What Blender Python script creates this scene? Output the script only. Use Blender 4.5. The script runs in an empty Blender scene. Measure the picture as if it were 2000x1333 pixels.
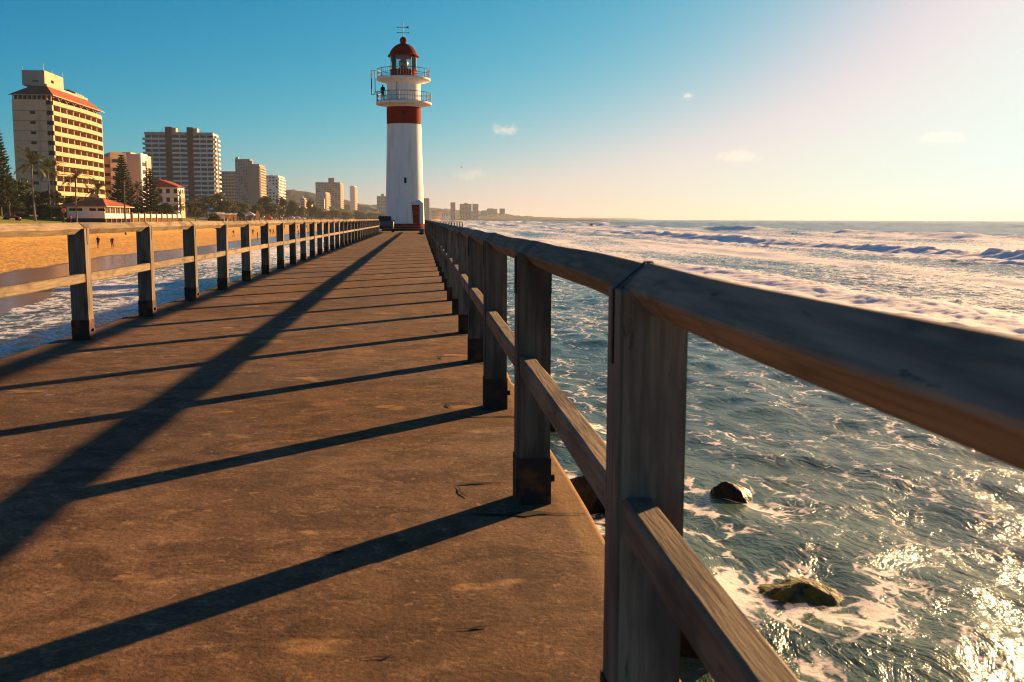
import bpy, bmesh, math, random
import numpy as np
from mathutils import Vector, Matrix, Euler

random.seed(7)
rng = np.random.default_rng(7)
scene = bpy.context.scene
COL = scene.collection
R = math.radians

# ------------------------------------------------------------------ camera
CAM = Vector((0.0, 0.0, 1.15))
F_PX, PITCH, YAW, ROLL = 1960.0, 0.121, 0.0911, -0.0033
cam_data = bpy.data.cameras.new("camera")
cam_data.sensor_width = 36.0
cam_data.lens = 36.0 * F_PX / 2000.0
cam_data.clip_start = 0.05
cam_data.clip_end = 60000.0
cam_data.dof.use_dof = True
cam_data.dof.focus_distance = 14.0
cam_data.dof.aperture_fstop = 10.0
cam = bpy.data.objects.new("camera", cam_data)
COL.objects.link(cam)
CAM_ROT = Matrix.Rotation(-YAW, 3, 'Z') @ Matrix.Rotation(math.pi / 2 - PITCH, 3, 'X') @ Matrix.Rotation(-ROLL, 3, 'Z')
cam.matrix_world = Matrix.Translation(CAM) @ CAM_ROT.to_4x4()
scene.camera = cam

# ------------------------------------------------------------------ sky, sun, exposure
SUN_AZ, SUN_EL = R(46.0), R(11.5)          # azimuth clockwise from the pier's direction (+Y)
HAZE = 0.0001
world = bpy.data.worlds.new("World")
scene.world = world
world.use_nodes = True
wn = world.node_tree.nodes
wl = world.node_tree.links
sky_tex = wn.new("ShaderNodeTexSky")
sky_tex.sky_type = 'NISHITA'
sky_tex.sun_disc = False
sky_tex.sun_elevation = SUN_EL
sky_tex.sun_rotation = SUN_AZ
sky_tex.altitude = 0
sky_tex.air_density = 0.7
sky_tex.dust_density = 0.6
sky_tex.ozone_density = 6.0
# one film-like response for the whole sky (gain, contrast and shoulder per channel), as a graded photograph shows it
EXPOSURE = 1.65
SKY_GAM, SKY_GAIN, SKY_MAX = (3.0, 1.34, 1.0), (6.9, 1.22, 0.75), (0.86, 0.99, 1.02)
SKY_OUT = 1.0 / (0.05 * 2 ** EXPOSURE)
sep = wn.new("ShaderNodeSeparateColor")
com = wn.new("ShaderNodeCombineColor")
wl.new(sky_tex.outputs[0], sep.inputs[0])


def _wm(op, a, b):
    n = wn.new("ShaderNodeMath")
    n.operation = op
    for i, v in enumerate((a, b)):
        if isinstance(v, (int, float)):
            n.inputs[i].default_value = v
        else:
            wl.new(v, n.inputs[i])
    return n.outputs[0]


for i in range(3):
    y = _wm('MULTIPLY', _wm('POWER', _wm('DIVIDE', sep.outputs[i], 5.0), SKY_GAM[i]), -SKY_GAIN[i] / SKY_MAX[i])
    o = _wm('MULTIPLY', _wm('SUBTRACT', 1.0, _wm('POWER', math.e, y)), SKY_MAX[i] * SKY_OUT)
    wl.new(o, com.inputs[i])
wl.new(com.outputs[0], wn['Background'].inputs['Color'])
wn['Background'].inputs['Strength'].default_value = 0.05

sun_data = bpy.data.lights.new("sun", 'SUN')
sun_data.energy = 5.0
sun_data.angle = R(0.6)
sun_data.color = (1.0, 0.60, 0.27)
sun = bpy.data.objects.new("sun", sun_data)
COL.objects.link(sun)
SUN_DIR = Vector((math.sin(SUN_AZ) * math.cos(SUN_EL), math.cos(SUN_AZ) * math.cos(SUN_EL), math.sin(SUN_EL)))
sun.rotation_euler = SUN_DIR.to_track_quat('Z', 'Y').to_euler()
sun.location = SUN_DIR * 50

scene.view_settings.view_transform = 'Standard'
scene.view_settings.look = 'None'
scene.view_settings.gamma = 1.0
scene.view_settings.use_curve_mapping = False
scene.view_settings.exposure = EXPOSURE
scene.render.engine = 'CYCLES'
scene.cycles.use_denoising = True
scene.cycles.filter_width = 1.15
scene.cycles.max_bounces = 6
scene.cycles.diffuse_bounces = 3
scene.cycles.glossy_bounces = 3
scene.cycles.transmission_bounces = 4
scene.cycles.volume_bounces = 1
scene.cycles.transparent_max_bounces = 8
scene.cycles.sample_clamp_indirect = 6.0


def at(x, y, Y):
    """World point at distance Y along the pier for a pixel of the 2000 x 1333 photograph."""
    d = CAM_ROT @ Vector(((x - 1000.0) / F_PX, -(y - 666.5) / F_PX, -1.0))
    return CAM + d * (Y / d.y)


# ------------------------------------------------------------------ materials
def _n(nt, t, **kw):
    n = nt.nodes.new(t)
    for k, v in kw.items():
        setattr(n, k, v)
    return n


def pos(nt, stretch=(1, 1, 1)):
    g = nt.nodes.new("ShaderNodeNewGeometry")
    m = nt.nodes.new("ShaderNodeMapping")
    m.inputs['Scale'].default_value = stretch
    nt.links.new(g.outputs['Position'], m.inputs['Vector'])
    return m.outputs[0]


def noise(nt, vec, scale, detail=5, rough=.55, dist=0.0):
    n = nt.nodes.new("ShaderNodeTexNoise")
    n.inputs['Scale'].default_value = scale
    n.inputs['Detail'].default_value = detail
    n.inputs['Roughness'].default_value = rough
    n.inputs['Distortion'].default_value = dist
    nt.links.new(vec, n.inputs['Vector'])
    return n.outputs['Fac']


def ramp(nt, fac, stops):
    r = nt.nodes.new("ShaderNodeValToRGB")
    e = r.color_ramp.elements
    while len(e) < len(stops):
        e.new(0.5)
    for el, (p, c) in zip(e, stops):
        el.position = p
        el.color = (*c, 1) if len(c) == 3 else c
    nt.links.new(fac, r.inputs['Fac'])
    return r.outputs['Color']


def val(nt, fac, lo, hi, a=0.0, b=1.0, smooth=True):
    m = nt.nodes.new("ShaderNodeMapRange")
    if smooth:
        m.interpolation_type = 'SMOOTHSTEP'
    m.inputs['From Min'].default_value = lo
    m.inputs['From Max'].default_value = hi
    m.inputs['To Min'].default_value = a
    m.inputs['To Max'].default_value = b
    nt.links.new(fac, m.inputs['Value'])
    return m.outputs[0]


def mixc(nt, fac, a, b, mode='MIX'):
    m = nt.nodes.new("ShaderNodeMix")
    m.data_type = 'RGBA'
    m.blend_type = mode
    for sock, v in ((m.inputs[0], fac), (m.inputs[6], a), (m.inputs[7], b)):
        if isinstance(v, (int, float)):
            sock.default_value = v
        elif isinstance(v, tuple):
            sock.default_value = (*v, 1)
        else:
            nt.links.new(v, sock)
    return m.outputs[2]


def mth(nt, op, a, b=0.0, clamp=False):
    m = nt.nodes.new("ShaderNodeMath")
    m.operation = op
    m.use_clamp = clamp
    for i, v in enumerate((a, b)):
        if isinstance(v, (int, float)):
            m.inputs[i].default_value = v
        else:
            nt.links.new(v, m.inputs[i])
    return m.outputs[0]


def bump(nt, h, strength, dist, prev=None):
    b = nt.nodes.new("ShaderNodeBump")
    b.inputs['Strength'].default_value = strength
    b.inputs['Distance'].default_value = dist
    nt.links.new(h, b.inputs['Height'])
    if prev is not None:
        nt.links.new(prev, b.inputs['Normal'])
    return b.outputs[0]


def new_mat(name):
    m = bpy.data.materials.new(name)
    m.use_nodes = True
    nt = m.node_tree
    p = nt.nodes['Principled BSDF']
    return m, nt, p


def M(name, c1, c2=None, rough=.75, scale=1.0, stretch=(1, 1, 1), bmp=0.0, bscale=None, bdist=.01, detail=6, metal=0.0, spec=.12, lo=.35, hi=.65, dirt=None, vary=0.0, spots=None):
    m, nt, p = new_mat(name)
    p.inputs['Roughness'].default_value = rough
    p.inputs['Metallic'].default_value = metal
    p.inputs['Specular IOR Level'].default_value = spec
    v = pos(nt, stretch)
    c2 = c2 or tuple(x * .8 for x in c1)
    f = noise(nt, v, scale, detail)
    c = ramp(nt, f, [(lo, c1), (hi, c2)])
    if dirt:
        g = val(nt, noise(nt, pos(nt, dirt[1]), dirt[2], 5), .5, .68)
        c = mixc(nt, g, c, dirt[0])
    if spots:
        c = mixc(nt, val(nt, noise(nt, pos(nt, spots[1]), spots[2], 6, .7), spots[3], spots[3] + .08, 0, spots[4]), c, spots[0])
    if vary:
        oi = nt.nodes.new('ShaderNodeObjectInfo')
        h = nt.nodes.new('ShaderNodeHueSaturation')
        nt.links.new(val(nt, oi.outputs['Random'], 0, 1, 1 - vary, 1 + vary, False), h.inputs['Value'])
        nt.links.new(c, h.inputs['Color'])
        c = h.outputs[0]
    nt.links.new(c, p.inputs['Base Color'])
    if bmp:
        nt.links.new(bump(nt, noise(nt, v, bscale or scale * 4, 5), bmp, bdist), p.inputs['Normal'])
    return m


MAT = {}
MAT['post_wood'] = M('post_wood', (.225, .175, .125), (.12, .092, .066), .85, 1.0, (60, 60, 3.5), .7, 2.0, .004, dirt=((.085, .066, .052), (7, 7, 1.6), 1.0), vary=.28, spots=((.05, .038, .03), (30, 30, 6), 1.0, .62, .8))
MAT['rail_wood'] = M('rail_wood', (.275, .205, .128), (.163, .12, .075), .85, 1.0, (60, 3.5, 60), .7, 2.0, .004, dirt=((.11, .085, .065), (7, 2.5, 7), 1.0), vary=.22, spots=((.06, .045, .035), (30, 6, 30), 1.0, .62, .8))
MAT['sleeve'] = M('rusty_sleeve', (.06, .035, .025), (.03, .022, .02), .8, 14, (1, 1, 1), .4, 40, .004, dirt=((.16, .06, .02), (1, 1, 1), 9))
MAT['steel'] = M('weathered_steel', (.05, .04, .035), (.03, .025, .025), .6, 30, metal=.5)
MAT['joint'] = M('dark_gap', (.02, .02, .02), (.01, .01, .01), .9)
MAT['white_paint'] = M('white_render', (.90, .83, .74), (.85, .78, .69), .75, .9, (1, 1, .35), .2, 9, .01, dirt=((.76, .67, .57), (2.2, 2.2, .22), 1.0), spots=((.55, .40, .28), (6, 6, .3), 1.0, .63, .4))
MAT['red_paint'] = M('red_paint', (.25, .014, .006), (.20, .012, .005), .8, 1.2, (1, 1, .4), .2, 9, .008, spec=.05)
MAT['door_paint'] = M('door_paint', (.24, .022, .012), (.19, .018, .010), .6, 2)
MAT['iron'] = M('painted_iron', (.11, .115, .12), (.08, .085, .09), .5, 6)
MAT['dark_iron'] = M('dark_iron', (.035, .045, .055), (.02, .03, .04), .5, 6)
MAT['brass'] = M('lamp_brass', (.45, .33, .10), (.30, .20, .06), .35, 8, metal=.6)
MAT['dark_window'] = M('dark_window', (.012, .012, .014), (.022, .02, .02), .35, .35, spec=.12, vary=.6, spots=((.075, .062, .052), (.22, .22, .5), 1.0, .62, .8))
MAT['black'] = M('black_plastic', (.02, .02, .02), (.012, .012, .012), .5, 5)
MAT['rubber'] = M('rubber', (.02, .02, .02), (.015, .015, .015), .85, 20)
MAT['alloy'] = M('alloy', (.35, .36, .37), (.25, .26, .27), .4, 6, metal=.7)
MAT['tail_light'] = M('tail_light_red', (.5, .02, .015), (.4, .015, .01), .25, 6)


def glass_mat():
    m, nt, p = new_mat('lantern_glass')
    p.inputs['Base Color'].default_value = (.9, .95, .95, 1)
    p.inputs['Roughness'].default_value = .03
    tr = nt.nodes.new('ShaderNodeBsdfTransparent')
    tr.inputs[0].default_value = (.86, .92, .92, 1)
    gl = nt.nodes.new('ShaderNodeBsdfGlossy')
    gl.inputs['Roughness'].default_value = .05
    fr = nt.nodes.new('ShaderNodeFresnel')
    fr.inputs[0].default_value = 1.45
    mx = nt.nodes.new('ShaderNodeMixShader')
    nt.links.new(fr.outputs[0], mx.inputs[0])
    nt.links.new(tr.outputs[0], mx.inputs[1])
    nt.links.new(gl.outputs[0], mx.inputs[2])
    nt.links.new(mx.outputs[0], nt.nodes['Material Output'].inputs['Surface'])
    return m


MAT['glass'] = glass_mat()


def leaf_mat(name, c1, c2, trans=.25):
    m, nt, p = new_mat(name)
    p.inputs['Roughness'].default_value = .55
    p.inputs['Specular IOR Level'].default_value = .3
    c = ramp(nt, noise(nt, pos(nt), .9, 3), [(.32, c1), (.68, c2)])
    nt.links.new(c, p.inputs['Base Color'])
    t = nt.nodes.new('ShaderNodeBsdfTranslucent')
    nt.links.new(c, t.inputs[0])
    mx = nt.nodes.new('ShaderNodeMixShader')
    mx.inputs[0].default_value = trans
    nt.links.new(p.outputs[0], mx.inputs[1])
    nt.links.new(t.outputs[0], mx.inputs[2])
    nt.links.new(mx.outputs[0], nt.nodes['Material Output'].inputs['Surface'])
    return m


MAT['leaf_dark'] = leaf_mat('leaf_dark', (.085, .095, .022), (.045, .058, .016))
MAT['leaf_mid'] = leaf_mat('leaf_mid', (.13, .13, .028), (.07, .08, .02))
MAT['leaf_olive'] = leaf_mat('leaf_olive', (.16, .15, .04), (.09, .09, .026))
MAT['leaf_palm'] = leaf_mat('leaf_palm', (.115, .115, .024), (.055, .065, .016), .2)
MAT['leaf_pine'] = leaf_mat('leaf_pine', (.05, .062, .022), (.03, .04, .017), .12)
MAT['bark'] = M('bark', (.16, .12, .085), (.09, .07, .05), .9, 3, (1, 1, .4), .5, 8, .05)
MAT['palm_bark'] = M('palm_bark', (.26, .20, .14), (.15, .115, .08), .9, 2, (1, 1, 5), .5, 4, .04)


def deck_mat():
    m, nt, p = new_mat('pier_concrete')
    v = pos(nt)
    c = ramp(nt, noise(nt, v, .8, 6, .6), [(.28, (.182, .088, .030)), (.5, (.226, .110, .038)), (.74, (.286, .142, .050))])
    streak = noise(nt, pos(nt, (1.0, 1.35, 1)), 2.6, 8, .70, .9)
    c = mixc(nt, val(nt, streak, .43, .62), c, (.105, .050, .020), 'MIX')
    pale = noise(nt, pos(nt, (1.2, 1.5, 1)), 4.2, 8, .75, .8)
    c = mixc(nt, val(nt, pale, .53, .70, 0, .75), c, (.40, .225, .085))
    fine = noise(nt, v, 60, 4, .7)
    c = mixc(nt, val(nt, fine, .35, .65, .0, .5), c, (.30, .24, .20), 'MULTIPLY')
    spots = val(nt, noise(nt, pos(nt, (1, 1.6, 1)), 1.6, 3, .45), .66, .70, 0, .8)
    c = mixc(nt, spots, c, (.42, .21, .05))
    pv_ = nt.nodes.new('ShaderNodeTexVoronoi')
    pv_.inputs['Scale'].default_value = .55
    wv = nt.nodes.new('ShaderNodeVectorMath')
    wv.operation = 'ADD'
    nz = nt.nodes.new('ShaderNodeTexNoise')
    nz.inputs['Scale'].default_value = 1.6
    nt.links.new(v, nz.inputs['Vector'])
    nt.links.new(v, wv.inputs[0])
    nt.links.new(nz.outputs['Color'], wv.inputs[1])
    nt.links.new(wv.outputs[0], pv_.inputs['Vector'])
    sc_ = nt.nodes.new('ShaderNodeSeparateColor')
    nt.links.new(pv_.outputs['Color'], sc_.inputs[0])
    hv = nt.nodes.new('ShaderNodeHueSaturation')
    nt.links.new(val(nt, sc_.outputs[0], 0, 1, .80, 1.18, False), hv.inputs['Value'])
    nt.links.new(val(nt, sc_.outputs[1], 0, 1, .82, 1.05, False), hv.inputs['Saturation'])
    nt.links.new(c, hv.inputs['Color'])
    c = hv.outputs[0]
    st = noise(nt, pos(nt, (1, .8, 1)), .55, 5, .6, .8)
    c = mixc(nt, val(nt, st, .50, .66, 0, .55), c, (.075, .042, .022))
    rs = noise(nt, pos(nt, (1, 1.2, 1)), .9, 6, .65, .5)
    c = mixc(nt, val(nt, rs, .58, .68, 0, .45), c, (.34, .15, .045))
    mot = noise(nt, v, 11, 7, .72, .3)
    c = mixc(nt, val(nt, mot, .50, .62, 0, .65), c, (.105, .058, .026))
    c = mixc(nt, val(nt, noise(nt, v, 16, 5, .7), .58, .68, 0, .5), c, (.46, .27, .105))
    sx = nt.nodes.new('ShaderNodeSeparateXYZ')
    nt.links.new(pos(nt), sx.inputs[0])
    c = mixc(nt, val(nt, mth(nt, 'ADD', sx.outputs[0], mth(nt, 'MULTIPLY', noise(nt, v, 5, 4), .08)), .57, .63, 0, .4), c, (.46, .27, .10))  # lighter strip along the seaward edge: sunlit rim painted into the concrete colour
    pit = nt.nodes.new('ShaderNodeTexVoronoi')
    pit.inputs['Scale'].default_value = 9
    pit.inputs['Randomness'].default_value = 1
    nt.links.new(v, pit.inputs['Vector'])
    pm = val(nt, pit.outputs['Distance'], .04, .12, 1, 0)
    gate = val(nt, noise(nt, v, 1.7, 2), .52, .60)
    pits = mth(nt, 'MULTIPLY', pm, gate)
    c = mixc(nt, pits, c, (.05, .038, .03))
    nt.links.new(c, p.inputs['Base Color'])
    p.inputs['Roughness'].default_value = .9
    p.inputs['Specular IOR Level'].default_value = .12
    b = bump(nt, noise(nt, v, 2.2, 7, .6), .4, .02)
    b = bump(nt, noise(nt, v, 38, 5, .75), .75, .005, b)
    b = bump(nt, pits, -.8, .008, b)
    nt.links.new(b, p.inputs['Normal'])
    return m


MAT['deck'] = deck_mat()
MAT['deck_side'] = M('pier_side', (.26, .19, .11), (.13, .10, .07), .9, 2.0, (1, 1, 1), .8, 6, .05, dirt=((.05, .045, .035), (1, 1, .5), 1.5))
MAT['crack'] = M('crack_shade', (.03, .022, .018), (.02, .016, .014), .95, 20)
MAT['rust'] = M('rust_stain', (.34, .16, .04), (.22, .10, .035), .9, 6)
MAT['rock'] = M('wet_rock', (.012, .011, .010), (.006, .006, .006), .5, 2, (1, 1, 1), .9, 7, .06, spec=.15)


def mossy_mat():
    m, nt, p = new_mat('mossy_rock')
    g = nt.nodes.new('ShaderNodeNewGeometry')
    s = nt.nodes.new('ShaderNodeSeparateXYZ')
    nt.links.new(g.outputs['Normal'], s.inputs[0])
    n = noise(nt, pos(nt), 4, 5)
    f = mth(nt, 'MULTIPLY', val(nt, s.outputs[2], .25, .75), val(nt, n, .35, .55))
    c = mixc(nt, f, (.010, .009, .007), (.11, .105, .004))
    nt.links.new(c, p.inputs['Base Color'])
    p.inputs['Roughness'].default_value = .7
    p.inputs['Specular IOR Level'].default_value = .25
    nt.links.new(bump(nt, noise(nt, pos(nt), 9, 6), 1.0, .12), p.inputs['Normal'])
    return m


MAT['moss_rock'] = mossy_mat()


def sea_mat():
    m, nt, p = new_mat('sea_water')
    p.inputs['Base Color'].default_value = (.018, .055, .055, 1)
    p.inputs['Roughness'].default_value = .21
    p.inputs['IOR'].default_value = 1.22
    v = pos(nt, (1.0, .55, 1.0))
    w1 = noise(nt, v, 1.3, 6, .6, .6)
    w2 = noise(nt, v, 6.0, 5, .62, .4)
    b = bump(nt, noise(nt, pos(nt, (1.0, .4, 1.0)), .04, 4, .5), .8, 5.0)
    b = bump(nt, w1, .6, .26, b)
    b = bump(nt, w2, .6, .06, b)
    nt.links.new(b, p.inputs['Normal'])
    # yellow-green for light shining through thin upright waves, painted into the colour
    at_ = _n(nt, 'ShaderNodeAttribute', attribute_name='thin')
    deep = mixc(nt, val(nt, noise(nt, pos(nt), .05, 3), .35, .65), (.050, .092, .060), (.080, .105, .052))
    wc = mixc(nt, at_.outputs['Fac'], deep, (.20, .19, .05))
    nt.links.new(wc, p.inputs['Base Color'])
    # foam: lace of bubbles over broken patches
    a = _n(nt, 'ShaderNodeAttribute', attribute_name='foam')
    warp = _n(nt, 'ShaderNodeTexNoise')
    warp.inputs['Scale'].default_value = 1.4
    warp.inputs['Detail'].default_value = 4
    nt.links.new(pos(nt), warp.inputs['Vector'])
    mv = _n(nt, 'ShaderNodeVectorMath', operation='MULTIPLY_ADD')
    nt.links.new(warp.outputs['Color'], mv.inputs[0])
    mv.inputs[1].default_value = (.8, .8, 0)
    nt.links.new(pos(nt, (1.0, .6, 0)), mv.inputs[2])
    lac = []
    for sc in (.9, 3.0):
        vo = _n(nt, 'ShaderNodeTexVoronoi', feature='DISTANCE_TO_EDGE')
        vo.inputs['Scale'].default_value = sc
        nt.links.new(mv.outputs[0], vo.inputs['Vector'])
        lac.append(val(nt, vo.outputs['Distance'], .0, .22, 1, 0))
    lace = mth(nt, 'ADD', mth(nt, 'MULTIPLY', lac[0], .55), mth(nt, 'MULTIPLY', lac[1], .45))
    fb = noise(nt, pos(nt, (1, .6, 1)), .55, 8, .68)
    n = mth(nt, 'ADD', mth(nt, 'MULTIPLY', lace, .50), mth(nt, 'MULTIPLY', fb, .70))
    q = mth(nt, 'ADD', mth(nt, 'SUBTRACT', n, 1.0), a.outputs['Fac'])
    hf = mth(nt, 'SUBTRACT', noise(nt, pos(nt, (1, .7, 1)), 7.0, 6, .75), .5)
    q = mth(nt, 'ADD', q, mth(nt, 'MULTIPLY', hf, .55))
    mask = val(nt, q, -.06, .15)
    fo = nt.nodes.new('ShaderNodeBsdfPrincipled')
    fo.inputs['Base Color'].default_value = (.92, .85, .76, 1)
    fo.inputs['Roughness'].default_value = .8
    fo.inputs['Subsurface Weight'].default_value = .8
    fo.inputs['Subsurface Radius'].default_value = (1.0, .85, .75)
    fo.inputs['Subsurface Scale'].default_value = 1.5
    nt.links.new(bump(nt, noise(nt, pos(nt), 5, 6, .65), .8, .10), fo.inputs['Normal'])
    fo.inputs['Specular IOR Level'].default_value = .1
    mx = nt.nodes.new('ShaderNodeMixShader')
    nt.links.new(mask, mx.inputs[0])
    nt.links.new(p.outputs[0], mx.inputs[1])
    nt.links.new(fo.outputs[0], mx.inputs[2])
    nt.links.new(mx.outputs[0], nt.nodes['Material Output'].inputs['Surface'])
    return m


MAT['sea'] = sea_mat()


def sand_mat():
    m, nt, p = new_mat('beach_sand')
    a = _n(nt, 'ShaderNodeAttribute', attribute_name='wet')
    v = pos(nt)
    dry = ramp(nt, noise(nt, v, .12, 6), [(.3, (.70, .34, .030)), (.7, (.58, .275, .024))])
    foot = noise(nt, pos(nt, (1, .5, 1)), 1.0, 6, .7)
    dry = mixc(nt, val(nt, foot, .50, .64, 0, .7), dry, (.26, .115, .014))
    wetn = mth(nt, 'ADD', a.outputs['Fac'], mth(nt, 'MULTIPLY', mth(nt, 'SUBTRACT', noise(nt, pos(nt, (1, .3, 1)), .25, 4), .5), .5))
    w = val(nt, wetn, .42, .58)
    c = mixc(nt, w, dry, (.27, .15, .06))
    nt.links.new(c, p.inputs['Base Color'])
    mr = val(nt, w, 0, 1, .95, .20, False)
    nt.links.new(mr, p.inputs['Roughness'])
    h = val(nt, w, 0, 1, 1, .03, False)
    bn = bump(nt, mth(nt, 'MULTIPLY', noise(nt, v, 1.4, 4, .6), h), .9, .25)
    nt.links.new(bn, p.inputs['Normal'])
    return m


MAT['sand'] = sand_mat()
MAT['grass'] = M('grass_lawn', (.30, .27, .03), (.20, .20, .024), .9, .6, (1, 1, 1), .8, 8, .06)
MAT['scrub'] = M('coastal_scrub', (.07, .07, .03), (.12, .095, .05), .95, .03, (1, 1, 1), .9, .2, 2.0)
MAT['forest'] = M('hill_forest', (.045, .05, .026), (.085, .08, .045), .95, .025, (1, 1, 1), 1.0, .12, 3.0, dirt=((.16, .13, .09), (1, 1, 1), .006))

# buildings
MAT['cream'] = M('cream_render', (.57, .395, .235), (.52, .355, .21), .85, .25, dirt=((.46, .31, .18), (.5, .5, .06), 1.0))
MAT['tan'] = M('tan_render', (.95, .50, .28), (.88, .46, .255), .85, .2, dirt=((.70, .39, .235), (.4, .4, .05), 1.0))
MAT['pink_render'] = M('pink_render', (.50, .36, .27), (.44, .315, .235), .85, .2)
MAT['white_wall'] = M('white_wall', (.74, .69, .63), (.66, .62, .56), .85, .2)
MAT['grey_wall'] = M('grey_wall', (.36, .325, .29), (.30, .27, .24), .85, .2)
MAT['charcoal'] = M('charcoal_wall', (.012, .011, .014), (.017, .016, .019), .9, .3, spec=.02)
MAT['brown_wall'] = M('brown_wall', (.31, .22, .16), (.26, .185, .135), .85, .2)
MAT['red_tile'] = M('red_tile', (.34, .085, .035), (.24, .06, .03), .8, 1.0, (1, 1, 1), .6, 3, .05)
MAT['terracotta'] = M('terracotta_strip', (.36, .16, .09), (.30, .13, .08), .85, .4)
MAT['timber'] = M('orange_timber', (.30, .16, .06), (.20, .11, .045), .8, 3)
MAT['concrete'] = M('plain_concrete', (.32, .28, .235), (.24, .21, .175), .85, .8)
MAT['canvas_white'] = M('canvas_white', (.62, .60, .56), (.54, .52, .49), .8, 1)
MAT['canvas_peach'] = M('canvas_peach', (.62, .36, .20), (.55, .32, .18), .8, 1)
MAT['canvas_yellow'] = M('canvas_yellow', (.60, .40, .06), (.52, .34, .05), .8, 1)
MAT['canvas_orange'] = M('canvas_orange', (.58, .20, .06), (.50, .17, .05), .8, 1)
MAT['canvas_blue'] = M('canvas_blue', (.10, .12, .20), (.08, .10, .17), .8, 1)
MAT['canvas_dark'] = M('canvas_dark', (.05, .05, .055), (.04, .04, .045), .8, 1)
MAT['blue_paint'] = M('car_blue_paint', (.06, .10, .13), (.05, .085, .11), .45, 3, spec=.3)
MAT['red_car'] = M('red_bodywork', (.36, .03, .03), (.30, .025, .025), .35, 3, spec=.6)
for k, c in dict(skin=(.25, .13, .08), skin_dark=(.10, .055, .035), hair=(.02, .015, .012), blue=(.035, .06, .10), navy=(.02, .025, .04), maroon=(.16, .04, .04), black=(.02, .02, .022), white=(.55, .53, .5), red=(.4, .04, .03), green=(.05, .09, .04), khaki=(.20, .15, .09), orange=(.5, .17, .04)).items():
    MAT['cloth_' + k] = M('cloth_' + k, c, tuple(x * .85 for x in c), .85, 12)


# ------------------------------------------------------------------ mesh helpers
class MB:
    def __init__(s, o=(0, 0, 0)):
        s.v, s.f, s.o = [], [], Vector(o)

    def add(s, vs, fs):
        b = len(s.v)
        s.v += [tuple(v) for v in vs]
        s.f += [tuple(i + b for i in f) for f in fs]
        return s

    def box(s, x0, x1, y0, y1, z0, z1):
        return s.add([(x0, y0, z0), (x1, y0, z0), (x1, y1, z0), (x0, y1, z0), (x0, y0, z1), (x1, y0, z1), (x1, y1, z1), (x0, y1, z1)],
                     [(0, 3, 2, 1), (4, 5, 6, 7), (0, 1, 5, 4), (1, 2, 6, 5), (2, 3, 7, 6), (3, 0, 4, 7)])

    def hexa(s, lo, hi):
        """two quads (each 4 points, same order) joined"""
        return s.add(list(lo) + list(hi), [(3, 2, 1, 0), (4, 5, 6, 7), (0, 1, 5, 4), (1, 2, 6, 5), (2, 3, 7, 6), (3, 0, 4, 7)])

    def prism(s, poly, vec):
        n = len(poly)
        vec = Vector(vec)
        a = [Vector(p) for p in poly]
        b = [p + vec for p in a]
        return s.add(a + b, [tuple(range(n))[::-1], tuple(range(n, 2 * n))] + [(i, (i + 1) % n, n + (i + 1) % n, n + i) for i in range(n)])

    def tube(s, pts, rads, n=8, cap=True):
        pts = [Vector(p) for p in pts]
        if isinstance(rads, (int, float)):
            rads = [rads] * len(pts)
        rings = []
        for i, p in enumerate(pts):
            t = (pts[min(i + 1, len(pts) - 1)] - pts[max(i - 1, 0)]).normalized()
            a = t.cross(Vector((0, 0, 1)))
            if a.length < 1e-3:
                a = Vector((1, 0, 0))
            a.normalize()
            b = t.cross(a).normalized()
            rings.append([p + (a * math.cos(2 * math.pi * k / n) + b * math.sin(2 * math.pi * k / n)) * rads[i] for k in range(n)])
        vs = [q for r in rings for q in r]
        fs = []
        for i in range(len(pts) - 1):
            for k in range(n):
                k2 = (k + 1) % n
                fs.append((i * n + k, i * n + k2, (i + 1) * n + k2, (i + 1) * n + k))
        if cap:
            fs += [tuple(range(n))[::-1], tuple(range((len(pts) - 1) * n, len(pts) * n))]
        return s.add(vs, fs)

    def lathe(s, prof, n=32, cx=0, cy=0, cap=True):
        vs, fs = [], []
        for r, z in prof:
            for k in range(n):
                a = 2 * math.pi * k / n
                vs.append((cx + r * math.cos(a), cy + r * math.sin(a), z))
        for i in range(len(prof) - 1):
            for k in range(n):
                k2 = (k + 1) % n
                fs.append((i * n + k, i * n + k2, (i + 1) * n + k2, (i + 1) * n + k))
        if cap:
            fs += [tuple(range(n))[::-1], tuple(range((len(prof) - 1) * n, len(prof) * n))]
        return s.add(vs, fs)

    def mesh(s, name, mat=None, smooth=False, fix=True, bevel=0.0):
        me = bpy.data.meshes.new(name)
        o = s.o
        me.from_pydata([(v[0] - o.x, v[1] - o.y, v[2] - o.z) for v in s.v], [], s.f)
        if fix or bevel:
            bm = bmesh.new()
            bm.from_mesh(me)
            bmesh.ops.recalc_face_normals(bm, faces=bm.faces)
            if bevel:
                bmesh.ops.bevel(bm, geom=bm.edges[:], offset=bevel, segments=1, affect='EDGES', profile=.5)
            bm.to_mesh(me)
            bm.free()
        if smooth:
            me.polygons.foreach_set('use_smooth', [True] * len(me.polygons))
            me.set_sharp_from_angle(angle=R(smooth if smooth is not True else 40))
        if mat:
            me.materials.append(MAT[mat] if isinstance(mat, str) else mat)
        return me

    def build(s, name, mat, parent=None, smooth=False, fix=True, bevel=0.0):
        return put(name, s.mesh(name, mat, smooth, fix, bevel), parent)


def put(name, me, parent=None, loc=None, rot=None, scale=None):
    o = bpy.data.objects.new(name, me)
    COL.objects.link(o)
    if parent is not None:
        o.parent = parent
    if loc is not None:
        o.location = loc
    if rot is not None:
        o.rotation_euler = rot
    if scale is not None:
        o.scale = scale if hasattr(scale, '__len__') else (scale,) * 3
    return o


def tag(o, label=None, cat=None, group=None, kind=None):
    if label:
        o['label'] = label
    if cat:
        o['category'] = cat
    if group:
        o['group'] = group
    if kind:
        o['kind'] = kind
    return o


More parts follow.
